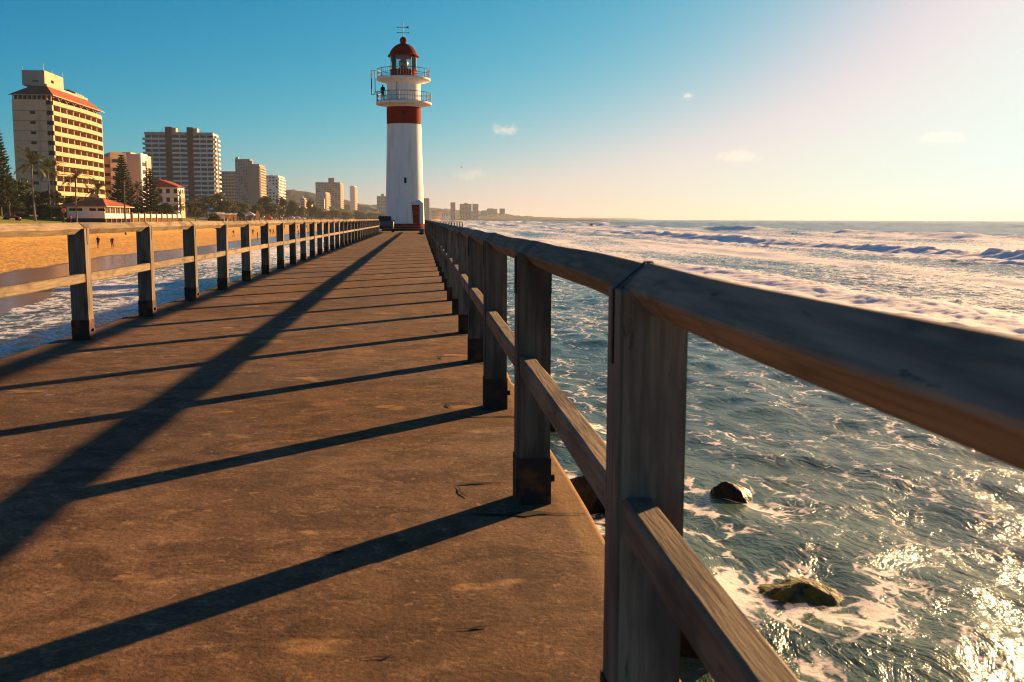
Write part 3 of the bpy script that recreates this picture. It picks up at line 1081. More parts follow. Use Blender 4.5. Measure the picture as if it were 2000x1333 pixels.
vane.tube([(0, 0, zb + .3), (0, 0, lz(42))], [.045, .025], 6)
vr = vane.build('vane_rod', 'dark_iron', lh)
for zz_, da in ((lz(64.5), 0), (lz(54), 0)):
    m = MB()
    m.tube([(-.5, 0, zz_), (.5, 0, zz_)], .024, 6)
    m.box(-.58, -.46, -.012, .012, zz_ - .05, zz_ + .05)
    m.build('vane_arm', 'dark_iron', vr)
m = MB()
m.prism([(.15, -.008, lz(54) - .02), (.55, -.008, lz(54) + .16), (.47, -.008, lz(54) + .02), (.55, -.008, lz(54) - .08)], (0, .016, 0))
m.build('vane_arrow', 'red_paint', vr)
m = MB()
m.box(.46, .56, -.012, .012, lz(64.5) - .05, lz(64.5) + .05)
m.build('vane_letter', 'dark_iron', vr)


def gallery_rail(r, z0, h, nb):
    root_parent = put('gallery_railing', None, lh)
    top = MB()
    for hh, rr_ in ((h, .028), (h * .52, .018), (.06, .014)):
        pts = [(r * math.cos(2 * math.pi * k / 48), r * math.sin(2 * math.pi * k / 48), z0 + hh) for k in range(49)]
        MB().tube(pts, rr_, 5, cap=False).build('hand_rail' if hh == h else 'rail_hoop', 'iron', root_parent, smooth=40)
    b = MB()
    b.tube([(0, 0, 0), (0, 0, h)], .013, 5)
    me = b.mesh('baluster', 'iron')
    b = MB()
    b.tube([(0, 0, 0), (0, 0, h + .02)], .028, 6)
    me2 = b.mesh('baluster', 'iron')
    for k in range(nb):
        a0 = 2 * math.pi * k / nb
        put('baluster', me2 if k % 6 == 0 else me, root_parent, (r * math.cos(a0), r * math.sin(a0), z0))


gallery_rail(2.57, g1 + .11, .86, 66)
gallery_rail(2.47, g2 + .10, .80, 60)


def wall_window(y_px, h, w, r, parent=lh, frame=True):
    z = lz(y_px)
    m = MB()
    m.box(-w / 2, w / 2, -r - .015, -r + .25, z - h / 2, z + h / 2)
    wn_ = m.build('window', 'dark_window', parent)
    if frame:
        f = MB()
        f.box(-w / 2 - .09, -w / 2, -r - .05, -r + .25, z - h / 2 - .08, z + h / 2 + .08)
        f.box(w / 2, w / 2 + .09, -r - .05, -r + .25, z - h / 2 - .08, z + h / 2 + .08)
        f.box(-w / 2, w / 2, -r - .05, -r + .25, z + h / 2, z + h / 2 + .08)
        f.box(-w / 2 - .12, w / 2 + .12, -r - .09, -r + .25, z - h / 2 - .13, z - h / 2 - .081)
        f.build('window_frame', 'white_paint', wn_)
    return wn_


w_ = wall_window(354, .52, .24, 1.76)
w_.location.x = .10
w_ = wall_window(225, .42, .30, 1.635, frame=False)
w_.location.x = .02
# doorway: a small porch block standing out of the tower's foot
zdt = lz(400.5)
dx0, dx1, yf = .62, 1.46, -1.78
por = MB()
por.box(dx0 - .06, dx0, yf, -1.0, .66, zdt + .10).box(dx1, dx1 + .30, yf, -.6, .66, zdt + .10)
por.box(dx0, dx1, yf, -1.0, zdt, zdt + .10)
pch = por.build('porch', 'white_paint', lh, bevel=.01)
m = MB()
m.hexa([(dx0 - .10, yf - .06, zdt + .10), (dx1 + .36, yf - .06, zdt + .10), (dx1 + .30, -.6, zdt + .103), (dx0 - .06, -.9, zdt + .103)],
       [(dx0 + .28, -1.55, zdt + .48), (dx1 - .12, -1.30, zdt + .48), (dx1 - .2, -.9, zdt + .47), (dx0 + .3, -.9, zdt + .47)])
m.build('hood', 'white_paint', pch)
m = MB()
m.box(dx0, dx1 - .10, yf + .09, yf + .14, .66, zdt)
door = m.build('door', 'door_paint', lh)
m = MB()
m.box(dx1 - .10, dx1, yf + .03, yf + .14, .66, zdt)
m.build('door_post', 'grey_wall', door)
for (ax, az) in ((.17, -.72), (.34, -.62), (.52, -.80), (.40, -.95)):
    m = MB()
    m.box(dx0 + ax, dx0 + ax + .06, yf + .075, yf + .089, zdt + az, zdt + az + .05)
    m.build('door_fitting', 'canvas_peach', door)
# lightning cable and aerial frame on the lower gallery
m = MB()
m.tube([(-.62, -1.50, g1 + .1), (-.62, -1.50, lz(176)), (-.66, -1.49, lz(166)), (-.10, -1.62, lz(161))], .022, 5)
m.build('cable', 'dark_iron', lh)
mast = thing('aerial_frame', 'thin steel aerial frame standing out from the lower lighthouse gallery', 'aerial', (LX - 2.7, LY - .5, lz(187)))
ho = lz(141) - lz(187)
MB().tube([(-.30, 0, 0), (-.30, 0, ho)], .05, 6).build('pole', 'dark_iron', mast)
MB().tube([(.03, 0, .1), (.03, 0, ho)], .034, 6).build('pole', 'dark_iron', mast)
MB().tube([(-.30, 0, ho), (-.12, 0, ho + .03), (.12, 0, ho - .02)], .02, 5).build('brace', 'dark_iron', mast)
MB().tube([(-.38, 0, 0), (.05, 0, .02), (.55, .1, .18)], .03, 6).build('brace', 'dark_iron', mast)
MB().tube([(-.1, 0, 0), (.02, 0, .25), (.45, .1, .32)], .02, 5).build('brace', 'dark_iron', mast)
MB().box(-.36, -.24, -.05, .05, ho * .30, ho * .36).build('clamp', 'dark_iron', mast)

# ================================================================== BUILDINGS
def grp_win(m, x0, x1, y, z0, z1, d=.12):
    m.box(x0, x1, y - d, y + .02, z0, z1)


# ---- hotel ---------------------------------------------------------
HY0, HY1 = 290.0, 334.0
c_tl, c_tr = at(22, 184, HY0), at(103, 186, HY0)
HX0, HX1 = c_tl.x, c_tr.x
zt = c_tr.z                                    # eave level
FL = 2.72
zg = gz(-107, 300)
hotel = thing('hotel', 'tall cream hotel with long curved balconies and red tiled roof', 'hotel', ((HX0 + HX1) / 2, HY0, zg))
O = Vector(hotel.location)


def HB(name, mat, boxes, parent=None, **k):
    m = MB(O)
    for b in boxes:
        m.box(*b)
    return m.build(name, mat, parent or hotel, **k)


CX = HX1 - 1.9                                   # recessed balcony back wall
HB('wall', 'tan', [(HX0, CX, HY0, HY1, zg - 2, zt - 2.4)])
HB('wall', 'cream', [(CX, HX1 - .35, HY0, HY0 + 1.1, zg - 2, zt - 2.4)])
zf = [zt - 2.45 - FL * k for k in range(14)]
bandpts = []
for k, z in enumerate(zf):
    if z < zg:
        break
    # balcony parapet: bows outward a little toward the far end
    m = MB(O)
    n = 10
    ya = [HY0 + (HY1 - HY0 + 1.2) * i / n for i in range(n + 1)]
    xb = [HX1 + .9 * math.sin(math.pi * .9 * i / n) ** 2 - (.9 if i == n else 0) for i in range(n + 1)]
    for i in range(n):
        m.hexa([(CX + .05, ya[i], z - .12), (xb[i], ya[i], z - .12), (xb[i + 1], ya[i + 1], z - .12), (CX + .05, ya[i + 1], z - .12)],
               [(CX + .05, ya[i], z + 1.0), (xb[i], ya[i], z + 1.0), (xb[i + 1], ya[i + 1], z + 1.0), (CX + .05, ya[i + 1], z + 1.0)])
    m.build('balcony', 'cream', hotel)
    if k == 0:
        continue
    zw0, zw1 = z + 1.02, z + FL - .15
    for j in range(8):
        y1 = HY0 + 1.7 + j * 5.3
        w = HB('window', 'dark_window', [(CX - .05, CX + .08, y1, y1 + 3.6, zw0, zw1)])
        HB('divider', 'cream', [(CX, HX1 - .25, y1 + 4.2, y1 + 4.6, zw0, zw1)])
    # flank: string course and small window
    HB('string_course', 'brown_wall', [(HX0 + .3, CX - .1, HY0 - .05, HY0 + .02, z + .86, z + 1.0)])
    HB('window', 'dark_window', [(HX0 + 4.6, HX0 + 6.0, HY0 - .06, HY0 + .02, z + .05, z + .82)])
# top floor gallery with arched openings under the eave
HB('wall', 'tan', [(HX0, HX1 - .6, HY0, HY0 + 1.0, zt - 2.4, zt - 1.25)])
HB('wall', 'brown_wall', [(HX0 + .4, CX, HY0 + .6, HY1, zt - 2.4, zt)])
for j in range(7):
    y1 = HY0 + 1.5 + j * 6.0
    HB('window', 'dark_window', [(CX, CX + .12, y1, y1 + 5.2, zt - 1.7, zt - .1)])
    pts = [(HX1 - .5, y1 + 5.8 * t, zt - 1.45 + 1.4 * math.sin(math.pi * min(1, .18 + t * .82)) ** .7) for t in [i / 8 for i in range(9)]]
    MB(O).tube(pts, .12, 5).build('arch', 'cream', hotel)
for j in range(9):
    xx = HX0 + .3 + j * (HX1 - HX0 - .9) / 8
    HB('pillar', 'cream', [(xx - .12, xx + .12, HY0 + .02, HY0 + .3, zt - 1.25, zt - .05)])
    if j < 8:
        HB('window', 'dark_window', [(xx + .3, xx + 1.0, HY0 + .5, HY0 + .59, zt - 1.25, zt - .05)])
zr = at(56, 168, HY0 + 6).z
m = MB(O)
m.hexa([(HX0 - .5, HY0 - .6, zt), (HX1 + .2, HY0 - .6, zt), (HX1 + .2, HY1 + .5, zt), (HX0 - .5, HY1 + .5, zt)],
       [(HX0 + 3.4, HY0 + 5.5, zr), (HX1 - 3.4, HY0 + 5.5, zr), (HX1 - 3.4, HY1 - 4, zr), (HX0 + 3.4, HY1 - 4, zr)])
roof = m.build('roof', 'red_tile', hotel)
HB('gutter', 'cream', [(HX0 - .6, HX1 + .3, HY0 - .72, HY0 - .6, zt - .18, zt + .04), (HX1 + .2, HX1 + .32, HY0 - .72, HY1 + .5, zt - .18, zt + .04)], roof)
HB('parapet', 'cream', [(HX0 + 3.3, HX1 - 3.3, HY0 + 5.4, HY1 - 3.9, zr - .2, zr + .55)], roof)
p0, p1 = at(42, 137, HY0 + 7), at(85, 137, HY0 + 7)
HB('lift_tower', 'pink_render', [(p0.x, p1.x, HY0 + 7, HY0 + 22, zr + .3, p0.z)])
HB('lift_tower', 'cream', [(p1.x, p1.x + .15, HY0 + 7.02, HY0 + 22, zr + .3, p0.z - .02)])
HB('vent', 'charcoal', [(p1.x + .1, p1.x + .2, HY0 + 12, HY0 + 14, zr + 1.6, zr + 2.4), (p0.x + 2.8, p0.x + 4.4, HY0 + 6.9, HY0 + 7.05, zr + 1.3, zr + 1.6)])
for k, (px_, hh) in enumerate(((44, 1.2), (77, 2.4), (86, 1.1), (100, .8))):
    q = at(px_, 137, HY0 + 8)
    MB(O).tube([(q.x, HY0 + 8 + k * 3, p0.z - .1), (q.x, HY0 + 8 + k * 3, p0.z + hh)], [.16, .06], 6).build('roof_aerial', 'white_wall', hotel)
for k in range(7):
    y1 = HY0 + 24 + k * 2.0
    HB('roof_unit', 'charcoal' if k < 3 else 'cream', [(HX1 - 5, HX1 - 3.6, y1, y1 + 1.3, zr + .5, zr + 1.3 - .05 * k)])


# ---- general block ---------------------------------------------------
def block(name, label, x0, x1, x2, ytop, Y, floors, wall, side_wall, fcols, scols, style='grid', fh=None, ybase=None, core=None, band=None, zb=None, glass='dark_window', single=False):
    a, b = at(x0, ytop, Y), at(x1, ytop, Y)
    X0, X1 = a.x, b.x
    ztop = (a.z + b.z) / 2
    # far end of the sea-facing side from its pixel column
    lo, hi = Y, Y + 400
    for _ in range(40):
        md = (lo + hi) / 2
        if at(x2, 428, md).x > X1:
            if X1 < 0: lo, hi = lo, hi
        # screen x of (X1, md)
        d = CAM_ROT.transposed() @ (Vector((X1, md, ztop)) - CAM)
        sx = 1000 + F_PX * d.x / -d.z
        if (sx < x2) == (X1 < 0):
            lo = md
        else:
            hi = md
    Y1 = max(min(lo, Y + 60), Y + 9)
    zb = gz(X1, Y) - 1 if zb is None else zb
    root = thing(name, label, 'building', ((X0 + X1) / 2, Y, zb))
    O = Vector(root.location)

    def B(nm, mt, boxes, parent=root):
        m = MB(O)
        for q in boxes:
            m.box(*q)
        return m.build(nm, mt, parent, fix=False)
    fh = fh or (ztop - zb - 2) / floors
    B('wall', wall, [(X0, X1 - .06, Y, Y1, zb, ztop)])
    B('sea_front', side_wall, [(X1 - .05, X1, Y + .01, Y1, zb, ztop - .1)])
    B('parapet', wall, [(X0 - .15, X1 + .15, Y - .15, Y1 + .15, ztop, ztop + .45)])
    fw, sw, bands = [], [], []
    for k in range(floors):
        z1 = ztop - .7 - fh * k
        z0 = z1 - fh * .52
        if z0 < zb + .5:
            break
        if fcols:
            wx = (X1 - X0) / fcols
            for j in range(fcols):
                if style == 'sparse' and (j * 7 + k * 3) % 5 in (1, 3):
                    continue
                fw.append((X0 + wx * (j + .2), X0 + wx * (j + .8), Y - .10, Y + .02, z0, z1))
        if scols:
            wy = (Y1 - Y) / scols
            for j in range(scols):
                sw.append((X1 - .02, X1 + .10, Y + wy * (j + .18), Y + wy * (j + .82), z0, z1))
            bands.append((X1 + .01, X1 + .95, Y + .3, Y1 - .3, z0 - fh * .42, z0 - .05))
        if style == 'bands':
            bands.append((X0 - .1, X1 + .1, Y - .9, Y - .005, z0 - fh * .42, z0 - .05))
    for nm, lst in (('window', fw), ('window', sw)):
        if lst:
            if single:
                for q in lst:
                    B(nm, glass, [q])
            else:
                tag(B('window_rows', glass, lst), kind='stuff')
    for q in bands:
        B('balcony', band or side_wall, [q])
    if core:
        q0, q1 = at(core[0], core[2], Y + 4), at(core[1], core[2], Y + 4)
        B('roof_core', wall, [(q0.x, q1.x, Y + 4, Y + 9, ztop, q0.z)])
        MB(O).tube([((q0.x + q1.x) / 2, Y + 6, q0.z - .1), ((q0.x + q1.x) / 2, Y + 6, q0.z + 3)], [.15, .06], 5).build('roof_aerial', 'grey_wall', root)
    return root, X0, X1, Y, Y1, zb, ztop


# ---- striped apartment block with two charcoal shafts ---------------------
SY = 638.0
q0, q1 = at(281.8, 259, SY), at(415.5, 259.5, SY)
SX0, SX1, szt = q0.x, q1.x, q0.z
zg2 = gz(SX1, SY)
flats = thing('apartment_block', 'wide dark-glass apartment block with white bands and two charcoal shafts', 'building', ((SX0 + SX1) / 2, SY, zg2))
O = Vector(flats.location)


def FB(nm, mt, boxes, parent=None):
    m = MB(O)
    for q in boxes:
        m.box(*q)
    return m.build(nm, mt, parent or flats, fix=False)


FH = (8.62 / F_PX) * SY
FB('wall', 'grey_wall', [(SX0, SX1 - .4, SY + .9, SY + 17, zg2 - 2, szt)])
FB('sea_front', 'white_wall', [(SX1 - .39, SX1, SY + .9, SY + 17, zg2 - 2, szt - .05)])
px_sh = [(322, 334.5, 248), (364.5, 376, 249)]
shx = []
for a_, b_, t_ in px_sh:
    u, w = at(a_, t_, SY), at(b_, t_, SY)
    shx.append((u.x, w.x))
    FB('shaft', 'charcoal', [(u.x, w.x, SY - .5, SY + 3, zg2 - 2, u.z)])
    FB('shaft_head', 'cream', [(w.x + .05, w.x + 2.2, SY + 2, SY + 8, szt + .1, u.z - .4)])
segs = [(SX0, shx[0][0], 3), (shx[0][1], shx[1][0], 2), (shx[1][1], SX1, 3)]
FB('parapet', 'grey_wall', [(s[0], s[1], SY - .25, SY + .89, szt - FH * .52, szt + .3) for s in segs])
for k in range(18):
    z1 = szt - FH * .52 - k * FH
    z0 = z1 - FH * .60
    if z0 - FH * .4 < zg2:
        break
    for (xa, xb, nw) in segs:
        FB('band', 'white_wall', [(xa, xb, SY - .25, SY + .89, z0 - FH * .40, z0)])
        ww = (xb - xa) / nw
        for j in range(nw):
            FB('window', 'dark_window', [(xa + ww * j + .25, xa + ww * (j + 1) - .25, SY + .55, SY + .88, z0, z1)])
            if j:
                FB('fin', 'white_wall', [(xa + ww * j - .2, xa + ww * j + .2, SY + .1, SY + .88, z0, z1)])
    # sea front: balconies each side of a terracotta strip; short balconies at the landward end
    FB('balcony', 'white_wall', [(SX1, SX1 + 1.1, SY + .9, SY + 6.4, z0 - FH * .40, z0 + .05)])
    FB('balcony', 'white_wall', [(SX1, SX1 + 1.1, SY + 10.5, SY + 17, z0 - FH * .40, z0 + .05)])
    FB('window', 'dark_window', [(SX1, SX1 + .1, SY + 1.6, SY + 6, z0 + .06, z1)])
    FB('window', 'dark_window', [(SX1, SX1 + .1, SY + 11, SY + 16.4, z0 + .06, z1)])
    if k < 5:
        FB('balcony', 'grey_wall', [(SX0 - 1.6, SX0 - .02, SY + 1, SY + 6, z0 - FH * .40, z0 + .05)])
FB('strip', 'terracotta', [(SX1 + .005, SX1 + .55, SY + 6.5, SY + 10.4, zg2, szt - 1.2)])
for k, (px_, hh) in enumerate(((308, 2.2), (312, 3.4), (343, 4.2), (347, 3.0), (293, .8), (332, 2.5))):
    u = at(px_, 259, SY)
    MB(O).tube([(u.x, SY + 6, szt), (u.x + .2, SY + 6, szt + hh)], [.12, .05], 5).build('roof_aerial', 'charcoal', flats)

# ---- annex between hotel and striped block ------------------------------------
AY = 380.0
q0, q1 = at(237, 301, AY), at(272, 301, AY)
annex = thing('annex_building', 'plain pink-beige block beside the hotel, blank side wall', 'building', (q0.x, AY, gz(q0.x, AY)))
O = Vector(annex.location)
zt_ = q0.z
m = MB(O)
ang = R(38)
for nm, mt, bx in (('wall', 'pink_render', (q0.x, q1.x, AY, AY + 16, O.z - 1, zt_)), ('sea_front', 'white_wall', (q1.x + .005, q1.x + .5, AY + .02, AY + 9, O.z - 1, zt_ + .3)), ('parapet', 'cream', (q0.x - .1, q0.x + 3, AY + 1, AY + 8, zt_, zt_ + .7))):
    MB(O).box(*bx).build(nm, mt, annex, fix=False)
for k in range(7):
    MB(O).box(q1.x + .5, q1.x + .62, AY + 1.6, AY + 5.5, zt_ - 4.2 - 2.8 * k, zt_ - 2.8 - 2.8 * k).build('window', 'dark_window', annex, fix=False)
MB(O).box(q1.x + .505, q1.x + .8, AY + 6, AY + 6.9, O.z, zt_ - 2).build('strip', 'terracotta', annex, fix=False)
q2 = at(199, 297, 352)
q3 = at(239, 297, 352)
wing = thing('hotel_wing', 'stepped yellow wing with dark ribbon windows between hotel and annex', 'building', (q2.x, 352, gz(q2.x, 352)))
O = Vector(wing.location)
for (xa, xb, yt, dy) in ((196, 214, 307, 0), (214, 238, 297, .4)):
    u, w = at(xa, yt, 352), at(xb, yt, 352)
    # face turned toward the sun: a wedge in plan
    poly = [(u.x, 352 + dy, O.z - 1), (w.x, 352 + dy + (w.x - u.x) * 1.15, O.z - 1), (w.x - 4, 366, O.z - 1), (u.x - 6, 366, O.z - 1)]
    MB(O).prism(poly, (0, 0, u.z - O.z + 1)).build('wall', 'cream', wing)
    for k in range(5):
        zz_ = u.z - 3.4 - 2.85 * k
        d_ = Vector((w.x - u.x, (w.x - u.x) * 1.15, 0))
        p_ = Vector((u.x, 352 + dy, 0)) + d_ * .12
        r_ = Vector((u.x, 352 + dy, 0)) + d_ * .78
        nrm = Vector((1.15, -1, 0)).normalized() * .06
        MB(O).hexa([(p_ + nrm) + Vector((0, 0, zz_)), (r_ + nrm) + Vector((0, 0, zz_)), (r_ + nrm) + Vector((0, 0, zz_ + 1.1)), (p_ + nrm) + Vector((0, 0, zz_ + 1.1))],
                   [(p_ - nrm) + Vector((0, 0, zz_)), (r_ - nrm) + Vector((0, 0, zz_)), (r_ - nrm) + Vector((0, 0, zz_ + 1.1)), (p_ - nrm) + Vector((0, 0, zz_ + 1.1))]).build('window', 'dark_window', wing)

# ---- villa with orange roof -----------------------------------------------------
VY = 330.0
q0, q1 = at(316, 366, VY), at(347, 366, VY)
vz = gz(q0.x, VY)
villa = thing('villa', 'white three-storey villa with steep orange tiled roof', 'house', ((q0.x + q1.x) / 2, VY, vz))
O = Vector(villa.location)
VX0, VX1, vt = q0.x, q1.x, q0.z
MB(O).box(VX0 - 2.2, VX1, VY, VY + 9, vz - 1, vt).build('wall', 'white_wall', villa, fix=False)
MB(O).box(VX1 + .005, VX1 + .5, VY + 2, VY + 7, vz, vt - 1.2).build('bay', 'cream', villa, fix=False)
rt = at(303, 349, VY).z
m = MB(O)
m.hexa([(VX0 - 3.0, VY - .6, vt), (VX1 + .6, VY - .6, vt), (VX1 + .6, VY + 9.5, vt), (VX0 - 3.0, VY + 9.5, vt)],
       [(VX0 - 2.4, VY + 2.0, rt), (VX0 - 1.6, VY + 2.0, rt), (VX0 + 1.2, VY + 7, rt - .6), (VX0 - 2.4, VY + 7, rt - .6)])
m.build('roof', 'red_tile', villa)
for k in range(3):
    z0 = vt - 1.9 - 2.7 * k
    for j in range(3):
        x0_ = VX0 - 1.0 + j * 2.3
        w_ = MB(O).box(x0_, x0_ + 1.1, VY - .06, VY + .02, z0, z0 + 1.35).build('window', 'dark_window', villa, fix=False)
        MB(O).box(x0_ - .1, x0_ + 1.2, VY - .16, VY - .001, z0 - .14, z0 - .01).build('sill', 'white_wall', w_, fix=False)
    MB(O).box(VX0 - 2.4, VX1 + .9, VY - .8, VY - .005, z0 - .95, z0 - .45).build('balcony', 'white_wall', villa, fix=False)
    for j in range(3):
        y1 = VY + 1.0 + j * 2.6
        MB(O).box(VX1 + .45, VX1 + .56, y1 + .1, y1 + 1.5, z0, z0 + 1.3).build('window', 'dark_window', villa, fix=False)

# ---- further blocks -------------------------------------------------------------
BL = [
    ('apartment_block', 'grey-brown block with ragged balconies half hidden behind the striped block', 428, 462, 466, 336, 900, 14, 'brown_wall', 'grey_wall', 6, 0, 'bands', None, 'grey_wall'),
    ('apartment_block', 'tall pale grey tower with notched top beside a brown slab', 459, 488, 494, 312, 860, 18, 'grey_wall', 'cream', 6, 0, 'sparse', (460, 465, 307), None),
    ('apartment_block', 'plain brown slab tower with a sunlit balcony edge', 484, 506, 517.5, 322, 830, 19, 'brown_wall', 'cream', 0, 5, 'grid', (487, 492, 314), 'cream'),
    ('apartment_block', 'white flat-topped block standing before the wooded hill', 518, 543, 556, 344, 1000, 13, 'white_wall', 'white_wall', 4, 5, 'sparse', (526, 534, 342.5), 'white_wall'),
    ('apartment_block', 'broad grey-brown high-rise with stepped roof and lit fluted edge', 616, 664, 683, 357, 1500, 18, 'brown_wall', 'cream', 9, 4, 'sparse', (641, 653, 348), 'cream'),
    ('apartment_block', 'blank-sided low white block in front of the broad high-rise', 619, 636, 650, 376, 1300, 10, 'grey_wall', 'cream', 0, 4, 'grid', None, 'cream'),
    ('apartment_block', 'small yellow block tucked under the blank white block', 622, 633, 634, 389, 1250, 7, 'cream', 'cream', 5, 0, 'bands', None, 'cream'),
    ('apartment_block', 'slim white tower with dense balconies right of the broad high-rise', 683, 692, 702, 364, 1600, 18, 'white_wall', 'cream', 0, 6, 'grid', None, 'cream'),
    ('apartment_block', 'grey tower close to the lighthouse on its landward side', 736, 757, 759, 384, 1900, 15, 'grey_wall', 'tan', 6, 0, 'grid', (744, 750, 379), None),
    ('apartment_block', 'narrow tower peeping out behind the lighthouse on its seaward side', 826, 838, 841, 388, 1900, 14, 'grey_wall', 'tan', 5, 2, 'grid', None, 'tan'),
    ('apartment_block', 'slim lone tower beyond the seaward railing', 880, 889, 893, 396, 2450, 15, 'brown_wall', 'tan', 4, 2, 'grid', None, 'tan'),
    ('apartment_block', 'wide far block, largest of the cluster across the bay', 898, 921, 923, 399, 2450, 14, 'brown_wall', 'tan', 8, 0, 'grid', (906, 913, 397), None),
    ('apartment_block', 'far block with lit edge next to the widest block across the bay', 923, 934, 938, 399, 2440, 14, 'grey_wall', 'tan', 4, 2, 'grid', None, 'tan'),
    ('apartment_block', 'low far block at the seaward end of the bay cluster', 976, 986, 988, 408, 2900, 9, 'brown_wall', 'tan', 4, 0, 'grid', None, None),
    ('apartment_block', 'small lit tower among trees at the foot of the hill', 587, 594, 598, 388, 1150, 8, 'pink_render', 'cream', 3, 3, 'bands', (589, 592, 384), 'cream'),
]
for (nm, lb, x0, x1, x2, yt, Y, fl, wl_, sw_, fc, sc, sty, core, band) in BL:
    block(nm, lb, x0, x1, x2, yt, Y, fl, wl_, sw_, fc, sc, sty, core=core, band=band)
# small houses on the slopes
for k, (px_, py_, Y, w) in enumerate(((722, 405, 2300, 26), (733, 402, 2320, 30), (712, 411, 2200, 18), (575, 398, 1500, 22), (578, 405, 1400, 16), (852, 414, 2300, 30), (861, 412, 2330, 24), (870, 415, 2280, 26), (946, 413, 2750, 30), (958, 409, 2800, 32), (966, 410, 2810, 26), (601, 397, 1450, 18))):
    q = at(px_, py_, Y)
    lb = ['boxy pale house at the lower end of the slope by the grey tower', 'largest pale terrace on the slope by the grey tower', 'small pale house under the slim white tower', 'sunlit gabled house below the wooded hill', 'small tan house below the gabled one', 'pale house just past the lighthouse', 'higher pale house past the lighthouse', 'last pale house past the lighthouse before the lone tower', 'tan house before the bay trees', 'tall tan flats among the bay trees', 'tan flats beside the tall ones among the bay trees', 'grey cottage right of the small lit tower'][k]
    rt_ = thing('hillside_house', lb, 'house', (q.x, Y, q.z - 9))
    MB().box(-w / 2 * .6, w / 2 * .6, 0, 12, -8, 9).build('wall', ('cream', 'white_wall', 'tan')[k % 3], rt_, fix=False)
    mm = MB()
    for i in range(4):
        for j in range(3):
            mm.box(-w * .28 + i * w * .15, -w * .28 + i * w * .15 + w * .08, -.15, .02, j * 2.8 + .3, j * 2.8 + 1.7)
    tag(mm.build('window_rows', 'dark_window', rt_, fix=False), kind='stuff')
    MB().prism([(-w * .33, -.6, 9), (w * .33, -.6, 9), (w * .2, -.6, 11), (-w * .2, -.6, 11)], (0, 13, 0)).build('roof', ('red_tile', 'concrete')[k % 2], rt_)

# ---- pavilion -----------------------------------------------------------------
PY = 205.0
u, w = at(130, 403, PY), at(203.5, 403, PY)
X0, X1, pzt = u.x, w.x, w.z
pzb = at(203, 427, PY).z
PY1 = 222.5
pg = gz(X1, PY)
pav = thing('beach_pavilion', 'low white beach pavilion with red hipped roof', 'pavilion', ((X0 + X1) / 2, PY, pg))
O = Vector(pav.location)
MB(O).box(X0, X1 - .2, PY, PY1, pzb, pzt).build('wall', 'white_wall', pav, fix=False)
MB(O).box(X0 - .1, X1 - .1, PY - .1, PY1, pg - 1, pzb - .002).build('base', 'charcoal', pav, fix=False)
MB(O).box(X1 - .19, X1 + .05, PY + .02, PY1, pzb + .01, pzb + .95).build('parapet', 'white_wall', pav, fix=False)
for j in range(6):
    y1 = PY + .1 + j * 3.4
    MB(O).box(X1 - .19, X1, y1, y1 + .45, pzb + .95, pzt).build('pillar', 'cream', pav, fix=False)
    if j < 5:
        w_ = MB(O).box(X1 - .3, X1 - .15, y1 + .6, y1 + 3.2, pzb + 1.0, pzt - .25).build('window', 'dark_window', pav, fix=False)
        MB(O).box(X1 - .16, X1 - .08, y1 + 1.85, y1 + 1.95, pzb + 1.0, pzt - .25).build('mullion', 'cream', w_, fix=False)
MB(O).box(X1 - .19, X1 + .06, PY, PY1, pzt - .24, pzt - .01).build('beam', 'cream', pav, fix=False)
for (xa, xb) in ((.5, 3.0), (4.4, 5.6), (6.0, 7.4)):
    MB(O).box(X0 + xa * .98, X0 + xb * .98, PY - .06, PY + .02, pzt - .95, pzt - .45).build('window', 'charcoal', pav, fix=False)
rz_ = at(181, 388, PY + 5).z
m = MB(O)
m.hexa([(X0 - 3.0, PY - .8, pzt - .02), (X1 + .6, PY - .8, pzt - .02), (X1 + .6, PY1 + 1, pzt - .02), (X0 - 3.0, PY1 + 1, pzt - .02)],
       [(X0 + 4.9, PY + 5, rz_), (X0 + 5.4, PY + 5, rz_), (X0 + 5.4, PY1 - 6, rz_ - .3), (X0 + 4.9, PY1 - 6, rz_ - .3)])
m.build('roof', 'red_tile', pav)
MB(O).box(X0 - 3.1, X1 + .7, PY - .95, PY - .8, pzt - .14, pzt + .03).build('fascia', 'brown_wall', pav, fix=False)
MB(O).box(X1 + .6, X1 + .72, PY - .8, PY1 + 1, pzt - .14, pzt + .03).build('fascia', 'cream', pav, fix=False)
for j in range(6):
    MB(O).box(X1 - .05, X1 + .15, PY + .2 + j * 3.4, PY + .45 + j * 3.4, pg - 1, pzb).build('stilt', 'timber', pav, fix=False)

# terrace wall and timber palisade beside the pavilion
ter = thing('terrace_fence', 'white panelled terrace wall on a timber palisade beside the pavilion', 'fence', (X1 + .5, PY1, pg))
O = Vector(ter.location)
for j in range(9):
    y1 = PY1 + .5 + j * 4.6
    xx = X1 + .2 + j * .10
    MB(O).box(xx, xx + .12, y1 + .3, y1 + 4.3, pzb + .15, pzb + 1.0).build('panel', 'canvas_white', ter, fix=False)
    MB(O).box(xx - .1, xx + .25, y1 - .2, y1 + .2, pg - 1, pzb + 1.3).build('post', 'timber', ter, fix=False)
    for i in range(5):
        yy = y1 + .6 + i * .8
        MB(O).box(xx, xx + .14, yy, yy + .28, pg - 1, pzb + .1).build('pale', 'timber', ter, fix=False)

